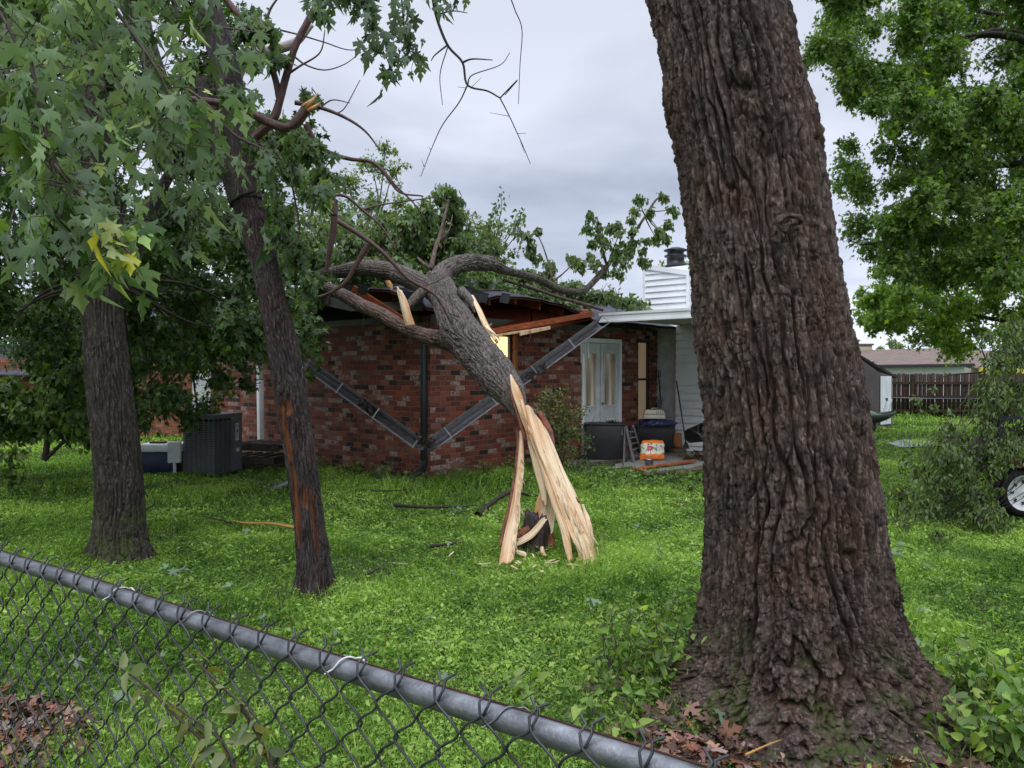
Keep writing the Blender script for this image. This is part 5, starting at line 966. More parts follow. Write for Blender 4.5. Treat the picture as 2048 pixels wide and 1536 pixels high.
for _ in range(50): px = rng.uniform(980, 1290); py = np.interp(px, [980, 1290], [555, 618]); Ff.twig(P(px, py+6, 14.5), P(px+rng.uniform(-30, 30), py-rng.uniform(8, 34), 14.5), .007, .003); Ff.clump(P(px, py-6, 14.5), .13, 34, .075, FC, 4, hang=.6, tr=.004, spread=.4)
VV = Ff.build(ft, M['leafdull'], M['twigred'], HEART, lname='crown', tname='twigs')
# sprigs on the trunk and in front of the left wall
Fs = Foliage(); sprig = thing('hanging_branch', 'loose leafy sprigs hanging before the left brick wall', 'branch')
for px, py, r_, dd in ((625, 745, 22, 10.5), (640, 720, 18, 10.5), (618, 700, 24, 10.6), (640, 670, 16, 11), (612, 640, 22, 11), (630, 610, 20, 11), (600, 590, 30, 11.2), (640, 580, 18, 11), (660, 560, 14, 11), (610, 660, 20, 11)): Fs.clump(P(px, py, dd), r_*dd/F, 60, .075, [(.05, .11, .03), (.08, .16, .04), (.03, .07, .02)], 5, src=P(px-15, py-40, dd), hang=.9, tr=.005)
Fs.build(sprig, M['leaf'], M['twigdark'], STAR, lname='leaves', tname='twigs')

# ================================================================ chain-link fence
A0, A1 = PZ(0, 1116, 1.22), PZ(1258, 1521, 1.22); fd = (A1-A0).normalized(); fn = Vector((fd.y, -fd.x, 0)); fn = fn if fn.y < 0 else -fn
cf = thing('chain_link_fence', 'grey chain-link fence with a round top rail crossing the foreground', 'fence', loc=(A0.x, A0.y, 0)); bpy.context.view_layer.update(); CI = cf.matrix_world.inverted()
s0_, s1_ = -2.2, 2.6; rp = [A0+fd*t_+Vector((0, 0, .0015*math.sin(t_*5))) for t_ in np.linspace(s0_, s1_, 60)]
V, Fc, _, _ = tube_np(rp, .0152, 40); o = npmesh('top_rail', V, Fc, M['galv'], None, True); adopt(o, cf, CI)
rp2 = [q+fn*-.006+Vector((0, 0, .0149)) for q in rp]; V, Fc, _, _ = tube_np(rp2, .0016, 6); adopt(npmesh('rust_seam', V, Fc, M['rust'], None, True), cf, CI)
ca, VV, FF, k = .036, [], [], 0; rngw = np.random.default_rng(3)
ncol = int((s1_-s0_)/ca); top_lv = 0; nlev = 33
for c in range(ncol):
    pts = []
    jx = rngw.normal(0, .0016)
    for j in range(nlev+1):
        xx = s0_+(c+((j+c) % 2))*ca+jx*.5; z = 1.232-j*ca
        side = 1 if (j+c) % 2 else -1; off = .0190 if z > 1.19 else .0180
        wob = rngw.normal(0, .0009)
        pts.append(A0+fd*(xx+side*.0012+wob)+fn*(off+.0028*side*(1 if j % 2 else -1))+Vector((0, 0, z-A0.z)))
    # round the bends: dense samples with a sagging curve between the knuckles
    P_ = []
    for i in range(len(pts)-1):
        a, b_ = pts[i], pts[i+1]
        for t_ in (0, .12, .3, .5, .7, .88): P_.append(a+(b_-a)*t_+fd*(.0035*math.sin(math.pi*2*t_)*(1 if (i+c) % 2 else -1))+Vector((0, 0, .0015*math.sin(math.pi*t_))))
    P_.append(pts[-1])
    t0 = pts[0]; kdir = 1 if c % 2 else -1
    # the cut end: wraps over and twists above the rail
    head = [t0+fn*-.020+Vector((0, 0, .026+rngw.normal(0, .002)))+fd*(.012*kdir), t0+fn*-.012+Vector((0, 0, .019)), t0+fn*-.004+Vector((0, 0, .011))+fd*(.004*kdir)]
    P_ = head+P_
    V, Fc, _, _ = tube_np(P_, .0019, 5); VV.append(V); FF.append(Fc+k); k += len(V)
adopt(npmesh('wire_mesh', np.vstack(VV), np.vstack(FF), M['wire'], None, True), cf, CI)
def tie(px, py, m_, span=0):
    q = PZ(px, py, 1.22); s = (q-A0).dot(fd); c = A0+fd*s; pts = []
    for t_ in np.linspace(.5, 2.3, 16): pts.append(c+fd*(.006*t_)+(fn*math.cos(t_)+Vector((0, 0, 1))*math.sin(t_))*.0178)
    pts += [pts[-1]+fd*.012+Vector((0, 0, .004)), pts[-1]+fd*.026+Vector((0, 0, -.002))]; pts = [pts[0]+fd*-.014+fn*.008+Vector((0, 0, -.012)), pts[0]+fd*-.006+Vector((0, 0, -.006))]+pts
    V, Fc, _, _ = tube_np(pts, .0015, 6); adopt(npmesh('wire_tie', V, Fc, m_, None, True), cf, CI)
tie(246, 1190, M['tie']); tie(700, 1330, M['tie']); tie(372, 1245, M['galv']); tie(1003, 1440, M['galv'])
for s in (-2.0,):
    q = A0+fd*s; V, Fc, _, _ = tube_np([Vector((q.x, q.y, -.1)), Vector((q.x, q.y, 1.18))], .024, 24); adopt(npmesh('post', V, Fc, M['galv'], None, True), cf, CI)
# vine seedling twining in the fence near the bottom
def sapling(label, stems, dd, size, n, cols, tpl=OVAL, mt_='leafdull', name='plant', hang=.4, r0=.003):
    t_ = thing(name, label, 'plant'); F_ = Foliage()
    for pts in stems:
        q = F_.path([P(a, b_, dd) for a, b_ in pts], r0, r0*.4, 24); i = rng.integers(3, len(q), n); c = q[i]; off = rng.standard_normal((n, 3))*size*.45; F_.put(c+off*.4, nrm(off)+np.array([.1, 0, 0]), size, cols, hang, (0, 0, 0), .18, 1)
    F_.build(t_, M[mt_], M['twig'], tpl, lname='leaves', tname='stems', sides=6); return t_
OC = [(.10, .14, .03), (.15, .19, .05), (.06, .08, .025), (.19, .24, .09)]
sapling('young vine with dull olive leaves growing before the chain-link fence', [[(470, 1600), (420, 1500), (350, 1430), (290, 1370), (230, 1330)], [(560, 1600), (530, 1500), (490, 1420), (440, 1370), (370, 1300)], [(500, 1600), (460, 1520), (430, 1470), (330, 1400)], [(540, 1600), (545, 1540), (520, 1480), (470, 1400)]], 1.12, .030, 24, OC, OVAL)
# weeds around the big trunk
def weeds(label, spots, size, cols, tpl=OVAL, hgt=.35, name='weeds', n=24, st_=.0035):
    t_ = thing(name, label, 'weeds'); t_['kind'] = 'stuff'; F_ = Foliage()
    for px, py in spots:
        g = gp(px, py); 
        for k in range(2):
            tip = g+Vector((rng.uniform(-.14, .14), rng.uniform(-.12, .12), hgt*rng.uniform(.5, 1.1))); q = F_.twig(g, tip, st_, st_*.4, n=8); i = rng.integers(1, 8, n); off = rng.standard_normal((n, 3)); off[:, 2] *= .4; F_.put(q[i]+nrm(off)*size*.35, nrm(off)*1.6, size, cols, 0.0, (0, 0, 0), .2, 1)
    F_.build(t_, M['leaf'], M['twig'], tpl, lname='leaves', tname='stems'); return t_
WC = [(.10, .23, .035), (.15, .31, .05), (.06, .15, .03), (.22, .38, .08)]
weeds('leafy green weeds against the left foot of the big trunk', [(rng.uniform(1190, 1385), rng.uniform(1290, 1400)) for _ in range(34)], .055, WC, n=12)
weeds('broad-leaved weeds and plantain between the fence rail and the big trunk', [(rng.uniform(1040, 1360), rng.uniform(1380, 1480)) for _ in range(20)], .05, WC, HEART, .10, n=9)
weeds('leafy weeds at the right foot of the big trunk', [(rng.uniform(1870, 2060), rng.uniform(1360, 1530)) for _ in range(30)], .055, WC, HEART, .26, n=12)
weeds('thin trailing weeds under the right root of the big trunk', [(rng.uniform(1780, 1900), rng.uniform(1470, 1530)) for _ in range(12)], .025, WC, OVAL, .12, n=12)
weeds('small green plants in front of the patio clutter', [(rng.uniform(1180, 1420), rng.uniform(945, 985)) for _ in range(34)], .055, [(.08, .19, .03), (.13, .27, .05), (.05, .12, .03)], HEART, .17, n=16, st_=.006)
weeds('ragged weeds along the foot of the brick wall', [(rng.uniform(640, 1060), 0) for _ in range(0)]+[((lambda q: (CX+q.x/q.y*F, CY+(-(0-CAMZ)/q.y)*F-28))(H(*((rng.uniform(0, 2.4), -.25) if rng.random() < .5 else (-.25, rng.uniform(0, 4)))))) for _ in range(44)], .07, [(.05, .14, .03), (.08, .19, .04), (.16, .20, .07)], STAR, .24, n=12, st_=.005)
# shrub by the door
sh = thing('shrub', 'yellow-green shrub growing before the brick wall left of the door', 'bush'); F6 = Foliage(); SC_ = [(.10, .13, .035), (.14, .17, .055), (.06, .09, .025), (.18, .19, .09)]; SB = [(.05, .11, .03), (.08, .16, .04)]
for _ in range(64):
    py = rng.uniform(775, 950); hw = np.interp(py, [770, 820, 870, 950], [22, 55, 60, 42]); px = 1115+rng.uniform(-hw, hw)+(py-860)*.12; dd = 12.0+rng.uniform(-.35, .35); r_ = rng.uniform(10, 20); F6.clump(P(px, py, dd), r_*dd/F, 62, .052, SC_ if py < 860 else SB, 6, src=P(1125, 930, dd) *.3+P(px, py+20, dd)*.7, hang=.1, tr=.004, spread=.3)
for px, py in ((1072, 790), (1095, 765), (1125, 790), (1165, 765), (1160, 830), (1080, 820), (1140, 800), (1190, 830)): F6.twig(P(1122, 955, 12), P(px, py, 12), .011, .003)
F6.build(sh, M['leaf'], M['twigred'], OVAL, lname='leaves', tname='stems')

# ================================================================ things on the patio
def place(px, py, z=0.04): return PZ(px, py, z)
cab = thing('storage_box', 'big black plastic box with a sloping right side below the door', 'box'); q = place(1209, 920); 
mb = MB(); bx_ = Vector((1, -.12, 0)).normalized(); by_ = Vector((.12, 1, 0))
w2, dpt, hh = .36, .26, .62
def hexa(mb, c, ax, ay, w0, w1, d0, h, m=0):
    g = lambda x, y, z: c+ax*x+ay*y+Vector((0, 0, z)); b = [g(-w0, -d0, 0), g(w0, -d0, 0), g(w0, d0, 0), g(-w0, d0, 0)]; t_ = [g(-w1, -d0, h), g(w1, -d0, h), g(w1, d0, h), g(-w1, d0, h)]
    mb.quad(b[0], b[1], t_[1], t_[0], m=m); mb.quad(b[1], b[2], t_[2], t_[1], m=m); mb.quad(b[2], b[3], t_[3], t_[2], m=m); mb.quad(b[3], b[0], t_[0], t_[3], m=m); mb.quad(*t_, m=m); mb.quad(*b[::-1], m=m)
hexa(mb, q+by_*dpt, bx_, by_, w2, w2*.96, dpt, hh); mb.build('body', M['bin'], cab, bevel=.012).location = (0, 0, 0)
mb = MB(); mb.box(q+by_*dpt+Vector((0, 0, hh+.015)), bx_*(w2+.015), by_*(dpt+.015), (0, 0, .014)); mb.build('lid', M['bin'], cab, bevel=.006)
mb = MB(); mb.box(q+bx_*(w2-.05)+Vector((0, -.008, hh-.12)), bx_*.012, by_*.006, (0, 0, .05)); mb.build('latch', M['galv'], cab)
F_ = Foliage(); F_.clump(q+by_*.2+Vector((.12, 0, hh+.05)), (.2, .12, .03), 40, .06, [(.02, .02, .02), (.03, .04, .02)], 10, hang=0, tr=.007); db = thing('leaf_debris', 'dark twigs and leaves lying on the black box lid', 'debris'); F_.build(db, M['dead'], M['twigdark'], OVAL, lname='leaf_clump', tname='twigs')
ld = thing('ladder', 'small grey metal ladder leaning open beside the black box', 'ladder')
a0, a1, b0, b1 = place(1268, 925), place(1284, 915), P(1252, 852, 13.55), P(1266, 852, 13.6)
for (a, b_) in ((a0, b0), (a1, b1)): mb = MB(); mb.bar(a, b_, .025, .05, fn); mb.build('side_rail', M['ac'], ld)
for i in range(1, 6): t_ = i/6; mb = MB(); mb.bar(a0+(b0-a0)*t_, a1+(b1-a1)*t_, .05, .02); mb.build('rung', M['galv'], ld)
for (a, b_) in ((place(1248, 925), b0+Vector((0, .1, 0))), (place(1258, 918), b1+Vector((0, .1, 0)))): mb = MB(); mb.bar(a, b_-Vector((0, 0, .04)), .02, .04, fn); mb.build('rear_leg', M['ac'], ld)
sb = thing('soil_bag', 'orange and white potting soil bag printed with a pink flower', 'bag'); c = place(1306, 922)
nu_, nv_ = 36, 26; U, Vv = np.meshgrid(np.linspace(0, 1, nu_), np.linspace(0, 1, nv_))
def bagpt(side):
    wd_ = .215*(1-.35*np.clip(Vv-.75, 0, 1)*2)*(1+.03*np.sin(Vv*9)); x = (U-.5)*2*wd_; z = Vv*.36-.03*np.abs(U-.5)*Vv; bul = np.maximum(0, 1-(2*U-1)**2)**.5*np.maximum(0, 1-(2*Vv-1)**4)**.5*.085; nz = .012*noise3(np.stack([U*9, Vv*7, 0*U+side], -1), 5)
    return np.stack([c.x+x+.03*Vv, c.y+.1+side*(bul+nz)+.09*Vv, c.z+z], -1)
vf, vb = bagpt(-1).reshape(-1, 3), bagpt(1).reshape(-1, 3); gf_ = gridf(nv_, nu_, False); m, t, b = mat('bag_print', .35, .5)
uvn = N(t, 'ShaderNodeTexCoord'); sp_ = N(t, 'ShaderNodeSeparateXYZ'); t.links.new(uvn.outputs['UV'], sp_.inputs[0]); uu, vv_ = sp_.outputs[0], sp_.outputs[1]
band = mth(t, 'MULTIPLY', mth(t, 'GREATER_THAN', vv_, .34), mth(t, 'LESS_THAN', vv_, .86)); cc = mixc_(t, band, (.75, .19, .03), (.62, .60, .45))
def disc(cx__, cy__, rr, colr, base, sc=1.):
    dx_ = mth(t, 'SUBTRACT', uu, cx__); dy_ = mth(t, 'MULTIPLY', mth(t, 'SUBTRACT', vv_, cy__), sc); r2 = mth(t, 'ADD', mth(t, 'MULTIPLY', dx_, dx_), mth(t, 'MULTIPLY', dy_, dy_)); return mixc_(t, mth(t, 'LESS_THAN', r2, rr*rr), base, colr)
cc = mixc_(t, mth(t, 'MULTIPLY', band, mth(t, 'GREATER_THAN', noise_n(t, 9, 3, uvn.outputs['UV']), .55)), cc, (.12, .22, .06)); cc = disc(.36, .62, .13, (.60, .05, .14), cc); cc = disc(.36, .62, .04, (.7, .45, .1), cc); cc = disc(.72, .66, .09, (.50, .42, .60), cc)
cc = mixc_(t, mth(t, 'MULTIPLY', mth(t, 'MULTIPLY', mth(t, 'GREATER_THAN', vv_, .40), mth(t, 'LESS_THAN', vv_, .52)), mth(t, 'GREATER_THAN', mth(t, 'FRACT', mth(t, 'MULTIPLY', uu, 11)), .45)), cc, (.75, .75, .72)); t.links.new(cc, b.inputs['Base Color']); M['bag'] = m
Fa_ = np.vstack([gf_, gf_[:, ::-1]+len(vf)]); uvb = np.stack([U, Vv], -1).reshape(-1, 2); npmesh('body', np.vstack([vf, vb]), Fa_, m, sb, True, uv=np.vstack([uvb, uvb])[Fa_.ravel()])
bw_ = MB(); bw_.lathe(place(1298, 931), [(.001, .0), (.05, .0), (.065, .012), (.082, .105), (.088, .108), (.080, .10), (.06, .015), (.001, .012)], 28); tag(bw_.build('bowl', M['galv'], None, smooth=True), 'small steel bowl before the orange soil bag', 'bowl')
bin_ = thing('storage_bin', 'black plastic tote behind the ladder, under the blue tarpaulin', 'bin'); mb = MB(); c = place(1310, 905); hexa(mb, c+by_*.3, bx_, by_, .33, .36, .28, .50); mb.build('body', M['bin'], bin_, bevel=.012); mb = MB(); mb.box(c+by_*.3+Vector((0, 0, .5)), bx_*.385, by_*.30, (0, 0, .018)); mb.build('rim', M['bin'], bin_)
# tarp bundle
U, Vv = np.meshgrid(np.linspace(0, 2*np.pi, 64, endpoint=False), np.linspace(-1, 1, 22)); tc_ = P(1316, 847, 14.15); rr = np.sqrt(np.maximum(0, 1-np.abs(Vv)**2.6)); q3 = np.stack([np.cos(U)*rr, np.sin(U)*rr, Vv], -1); k_ = 1+.16*fbm(q3*2.2, 3, 77)
tp_ = np.stack([tc_.x+q3[..., 0]*.36*k_, tc_.y+q3[..., 1]*.27*k_, tc_.z+q3[..., 2]*.085*k_+.05*np.clip(noise3(q3*1.5, 78), -.6, .8)], -1).reshape(-1, 3); tag(npmesh('tarpaulin', tp_, gridf(22, 64), M['blue'], None, True), 'bunched dark blue tarpaulin lying on the black tote', 'tarpaulin')
pc = thing('pet_carrier', 'small tan pet carrier sitting on the blue tarpaulin', 'carrier'); c = P(1308, 837, 14.1)
mb = MB(); hexa(mb, c, bx_, by_, .20, .19, .13, .07); mb.build('base_half', M['tan'], pc, bevel=.01); mb = MB(); hexa(mb, c+Vector((0, 0, .075)), bx_, by_, .20, .155, .13, .085); mb.build('top_half', M['tan'], pc, bevel=.012)
mb = MB(); [mb.box(c+bx_*(.02+i*.035)+Vector((0, -.128, .12)), bx_*.004, by_*.006, (0, 0, .03)) for i in range(4)]; mb.build('grille', M['black_metal'], pc)
mb = MB(); mb.tube([c+bx_*-.05+Vector((0, 0, .16)), c+bx_*-.04+Vector((0, 0, .19)), c+bx_*.04+Vector((0, 0, .19)), c+bx_*.05+Vector((0, 0, .16))], .008, 6); mb.build('handle', M['tan'], pc)
mb = MB(); c = place(1355, 905); mb.lathe(c+Vector((0, 0, .08)), [(0, 0), (.085, 0), (.088, .1), (.082, .28), (.086, .30), (0, .30)], 26); lg = thing('log', 'upright cut log standing on a round block by the siding', 'log'); mb.build('upright', M['log'], lg, smooth=False); mb = MB(); mb.lathe(c, [(0, -.04), (.17, -.04), (.18, .0), (.17, .08), (0, .08)], 30); mb.build('base_block', M['oldwood'], lg)
mb = MB(); a, b_ = P(1353, 762, 14.8), P(1372, 886, 14.0); mb.tube([a, b_], .014, 8); pl_ = thing('broom', 'dark long-handled broom leaning on the white siding', 'broom'); mb.build('handle', M['black_metal'], pl_); mb = MB(); hexa(mb, b_-Vector((0, 0, .10)), bx_, by_, .06, .02, .025, .12); mb.build('head', M['black_metal'], pl_)
tl = thing('shovel', 'dark hand shovel hanging in the siding corner behind the carrier', 'shovel'); mb = MB(); a, b_ = P(1317, 742, 15.4), P(1321, 800, 15.4); mb.tube([a, b_], .014, 8); mb.build('handle', M['black_metal'], tl)
mb = MB(); mb.tube([P(1313, 754, 15.4), P(1314, 741, 15.4), P(1321, 741, 15.4), P(1321, 754, 15.4), P(1313, 754, 15.4)], .009, 6); mb.build('grip', M['black_metal'], tl); mb = MB(); slab(mb, [P(1316, 798, 15.38), P(1326, 798, 15.38), P(1324, 817, 15.36), P(1314, 815, 15.36)], .012); mb.build('blade', M['black_metal'], tl)
bk = thing('bucket', 'black bucket tipped on its side against the siding', 'bucket'); mb = MB(); c = P(1394, 868, 13.6); ax_ = Vector((.55, -.75, .25)); mb.lathe(c-ax_*.18, [(0, 0), (.13, 0), (.165, .34), (.175, .34), (.17, .36), (.158, .35), (.125, .015), (0, .015)], 30, ax_); mb.build('body', M['bin'], bk, smooth=False); mb = MB(); mb.tube([c+Vector((-.15, -.15, .1)), c+Vector((-.02, -.26, .02)), c+Vector((.1, -.3, -.08))], .004, 6); mb.build('handle', M['galv'], bk)
pn = MB(); pn.lathe(place(1402, 903), [(0, 0), (.13, 0), (.15, .03), (.14, .03), (.12, .008), (0, .008)], 26); tag(pn.build('pan', M['galv'], None), 'shallow metal pan beside the big trunk at the patio edge', 'pan')
pts = [P(1155, 872, 13.6), P(1162, 892, 13.6), PZ(1182, 912), PZ(1205, 921), PZ(1222, 922)]; V, Fc, _, _ = tube_np(catmull([tuple(p) for p in pts], 40), .008, 6); tag(npmesh('cord', V, Fc, M['orange_cord'], None, True), 'thin yellow hose curving down in front of the black box', 'cord')
# timber and boards before the patio
BL = [('old round log lying before the black box', (1160, 945), (1225, 930), .06, 'oldwood'), ('second thinner log lying behind the long one by the box', (1172, 932), (1250, 922), .05, 'oldwood'), ('dark wet log nearest the shrub', (1150, 955), (1262, 938), .05, 'oldwood')]
for lab, a, b_, r_, mm in BL: o = bark('log', [(PZ(*a, .05), r_), ((PZ(*a, .06)+PZ(*b_, .06))/2, r_*.95), (PZ(*b_, .05), r_*.9)], M['barkleft'], None, nu=40, step=.02, cell=.03, depth=.006, seed=70); tag(o, lab, 'log', 'logs by the patio')
BD = [('long reddish board lying across the patio front', (1268, 938), (1388, 922), .10, .03, 'redwood'), ('broad wet plank with peeling paint by the big trunk', (1352, 948), (1412, 934), .16, .04, 'oldwood'), ('short orange wood offcut on the soil before the patio', (1274, 938), (1292, 941), .05, .015, 'tornwood'), ('wet dark board under the steel bowl', (1290, 950), (1370, 940), .14, .03, 'pallet')]
for lab, a, b_, w_, h_, mm in BD: mb = MB(); mb.bar(PZ(*a, .04+h_), PZ(*b_, .05+h_), w_, h_); tag(mb.build('board', M[mm], None, bevel=.003), lab, 'board', 'boards before the patio')
F_ = Foliage(); F_.clump(place(1392, 915, .08), (.35, .2, .05), 240, .09, [(.16, .11, .05), (.10, .06, .03)], 14, hang=0, tr=.005); sw = thing('straw', 'brown straw heap beside the cut log', 'straw'); F_.build(sw, M['dead'], M['twig'], RH, lname='straw_heap', tname='stalks')

# ================================================================ AC unit and pallets, left of the house
ac = thing('air_conditioner', 'grey louvred air conditioning unit beside the left brick wall', 'AC unit'); L_ = PZ(372, 958), PZ(430, 962), PZ(482, 940); dA = L_[0].y
pa, pb, pc2 = P(368, 958, 11.9), P(428, 962, 11.7), P(484, 940, 12.5); hU = .93
for p in (pa, pb, pc2): p.z = 0
pd = pa+pc2-pb; base = [pa, pb, pc2, pd]
mb = MB(); up = Vector((0, 0, 1)); cen = sum(base, Vector())/4
def ins(p, f): return cen+(p-cen)*f
for i in range(4):
    j = (i+1) % 4; a, b_ = ins(base[i], .97), ins(base[j], .97); mb.quad(a, b_, b_+up*hU, a+up*hU)
mb.quad(*[ins(p, .97)+up*hU for p in base]); mb.build('body', M['black_metal'], ac)
for i in (0, 1):
    a, b_ = base[i], base[i+1]; mb = MB(); e_ = (b_-a).normalized(); lim = 30
    for k in range(lim):
        z = .06+k*(hU-.12)/lim; t1 = .0 if i == 0 else .0; t2 = 1 if i == 0 else .62; mb.bar(a+(b_-a)*t1+up*z, a+(b_-a)*t2+up*z, .012, .014)
    for k in range(7 if i == 0 else 5): q = a+(b_-a)*(k/(6 if i == 0 else 6.5)); mb.bar(q+up*.03, q+up*(hU-.02), .012, .012, e_)
    mb.build('louvre', M['ac'], ac)
mb = MB(); a, b_ = base[1], base[2]; mb.bar(a+(b_-a)*.81+up*.03, a+(b_-a)*.81+up*hU, .02, (b_-a).length*.36, (b_-a).normalized()); mb.build('side_panel', M['ac'], ac)
mb = MB(); mb.quad(*[ins(p, 1.02)+up*(hU+.03) for p in base]); [mb.quad(ins(base[i], 1.02)+up*(hU-.03), ins(base[(i+1) % 4], 1.02)+up*(hU-.03), ins(base[(i+1) % 4], 1.02)+up*(hU+.03), ins(base[i], 1.02)+up*(hU+.03)) for i in range(4)]; mb.build('top_cover', M['ac'], ac)
n_ = (b_-a).cross(up).normalized(); n_ = n_ if n_.y < 0 else -n_
for (t_, z0, z1, w_) in ((.80, .52, .80, .10), (.82, .34, .40, .10)):
    q = a+(b_-a)*t_+n_*.014; e_ = (b_-a).normalized()*w_/2; mb = MB(); mb.quad(q-e_+up*z0, q+e_+up*z0, q+e_+up*z1, q-e_+up*z1); lb = mb.build('label_sticker', M['paper'], ac)
    if z1 > .5:
        mb = MB(); q2 = q+n_*.002
        for k, zz in enumerate((.76, .74, .72, .62, .60, .58, .56)): ee = e_*(.75 if k % 2 else .6); mb.quad(q2-ee+up*zz, q2+ee+up*zz, q2+ee+up*(zz+.006), q2-ee+up*(zz+.006))
        mb.quad(q2-e_*.4+up*.645, q2+e_*.5+up*.645, q2+e_*.5+up*.70, q2-e_*.4+up*.70); mb.build('print', M['black_metal'], lb)
mb = MB(); q = pa+Vector((-.12, -.05, 0)); mb.box(q+Vector((0, 0, .38)), (.09, .02, 0), (-.01, .05, 0), (0, 0, .16)); mb.box(q+Vector((0, 0, .12)), (.02, 0, 0), (0, .02, 0), (0, 0, .12)); tag(mb.build('power_box', M['white_dirty_shaded'], None, bevel=.005), 'small pale electrical box beside the AC unit', 'electrical box')
# pallets: two stacked, slats as parts
def pallet(label, c, ax, ay, w_, d_, z):
    t_ = thing('pallet', label, 'pallet', 'pallets stacked by the AC unit'); ax, ay = ax.normalized(), ay.normalized()
    for i in range(3): mb = MB(); p = c+ay*(d_*(i-1)/2*.95)+Vector((0, 0, z+.06)); mb.box(p, ax*w_/2, ay*.02, (0, 0, .045)); mb.build('stringer', M['pallet'], t_)
    for i in range(6): mb = MB(); p = c+ax*(w_*(i/5-.5)*.93)+Vector((0, 0, z+.118)); mb.box(p, ax*.045, ay*d_/2, (0, 0, .0095)); mb.build('slat', M['pallet'], t_)
pcn = P(528, 935, 12.9); pcn.z = 0; pallet('dark wooden pallet on top of the stack under the white downspout', pcn+Vector((.05, .1, 0)), Vector((1, -.45, 0)), Vector((.45, 1, 0)), 1.0, .7, .30); pallet('lower grey pallet of the stack, stuck out to the left', pcn+Vector((-.12, -.1, 0)), Vector((1, -.25, 0)), Vector((.25, 1, 0)), 1.1, .7, .12); pallet('pallet at the bottom of the stack by the AC unit', pcn, Vector((1, -.4, 0)), Vector((.4, 1, 0)), 1.05, .7, -.02)
mb = MB(); mb.bar(PZ(530, 985, .04), PZ(582, 962, .16), .12, .02); tag(mb.build('board', M['ac'], None, bevel=.003), 'grey board leaning in the grass beside the scarred trunk', 'board')
mb = MB(); mb.bar(PZ(490, 968, .05), PZ(640, 976, .05), .12, .07); tag(mb.build('board', M['pallet'], None, bevel=.003), 'dark timber lying in the weeds before the pallets', 'board')
# blue and white cooler glimpsed by the left tree
cl = thing('cooler', 'dark blue cooler with a white lid half hidden behind the left tree', 'cooler'); c = PZ(312, 952); c.y += .3; mb = MB(); hexa(mb, c, Vector((1, 0, 0)), Vector((0, 1, 0)), .27, .30, .2, .36); mb.build('body', M['blue'], cl, bevel=.02); mb = MB(); hexa(mb, c+Vector((0, 0, .36)), Vector((1, 0, 0)), Vector((0, 1, 0)), .32, .30, .22, .13); mb.build('lid', M['white'], cl, bevel=.02); mb = MB(); mb.box(c+Vector((-.05, -.1, .505)), (.12, 0, 0), (0, .05, 0), (0, 0, .012)); mb.build('lid_strap', M['red'], cl)

# ================================================================ branches lying on the lawn
def stick(label, pts, r, m_='twigdark', name='fallen_branch'):
    q = [PZ(a, b_, h_) for a, b_, h_ in pts]; V, Fc, _, _ = tube_np(catmull([tuple(p) for p in q], 50), np.linspace(r, r*.35, 50)*(1+.15*rng.standard_normal(50)), 8); tag(npmesh(name, V, Fc, M[m_], None, True), label, 'branch', 'sticks on the lawn')
stick('dark bent branch lying on the grass left of the splinters', [(955, 1030, .04), (985, 1005, .08), (1020, 985, .16), (1060, 990, .10), (1085, 992, .08)], .035)
stick('long dark stick lying on the grass before the brick wall', [(788, 1010, .04), (850, 1014, .05), (940, 1013, .05), (975, 1010, .05)], .022)
stick('pale orange twig beside the scarred trunk', [(590, 1055, .05), (540, 1047, .07), (490, 1046, .06), (462, 1040, .10)], .016, 'orange_cord')
stick('thin forked twig in the grass left of the orange one', [(462, 1046, .07), (440, 1040, .08), (408, 1032, .10)], .010)
stick('grey weathered stick flat in the middle of the lawn', [(860, 1092, .03), (900, 1088, .04), (940, 1082, .05)], .018)
stick('short dark twig left of the grey stick', [(730, 1150, .03), (755, 1138, .05), (776, 1124, .07)], .010)
stick('curved twig beside the left tree base', [(290, 1020, .05), (308, 1008, .10), (305, 990, .16)], .012)
stick('small dark twig near the left bush', [(62, 955, .06), (75, 965, .05), (88, 975, .03)], .012)
stick('upright broken twig behind the curved one', [(106, 974, .02), (107, 964, .10), (106, 954, .15)], .010)
stick('pale bent stick behind the splinters', [(1045, 975, .10), (1056, 958, .22), (1068, 948, .30)], .010, 'oldwood')
stick('dark stick lying near the house corner', [(700, 975, .05), (760, 982, .06), (830, 978, .05)], .016)
stick('dry orange twig at the big trunk foot', [(1490, 1510, .06), (1530, 1492, .08), (1560, 1480, .09)], .006, 'orange_cord')
# storm litter: tiny twigs and pale chips strewn over the lawn
mb = MB()
for k in range(260):
    x, y = scatter(1, 2.4, 11, .62); x, y = float(x[0]), float(y[0]); a_ = rng.random()*6.28; L_ = rng.uniform(.04, .22)
    if inhouse(np.array(x), np.array(y), .2)[0]: continue
    p_ = Vector((x, y, float(gz(x, y))+.055)); mb.tube([p_, p_+Vector((math.cos(a_)*L_*.5, math.sin(a_)*L_*.5, rng.uniform(0, .03))), p_+Vector((math.cos(a_+.4)*L_, math.sin(a_+.4)*L_, rng.uniform(-.02, .03)))], [.004, .003, .0015], 4, False)
tag(mb.build('twig_litter', M['twigdark'], None), 'tiny dark storm twigs strewn over the lawn', 'twigs', kind='stuff')
mb = MB()
for k in range(26):
    p_ = PZ(rng.normal(1080, 80), rng.normal(1115, 25), .045); a_ = rng.random()*6.28; L_ = rng.uniform(.02, .07); mb.box(p_, (math.cos(a_)*L_, math.sin(a_)*L_, rng.uniform(-.01, .01)), (-math.sin(a_)*.006, math.cos(a_)*.006, 0), (0, 0, .003))
tag(mb.build('wood_chips', M['split'], None), 'pale wood chips scattered around the torn splinters', 'wood chips', kind='stuff')
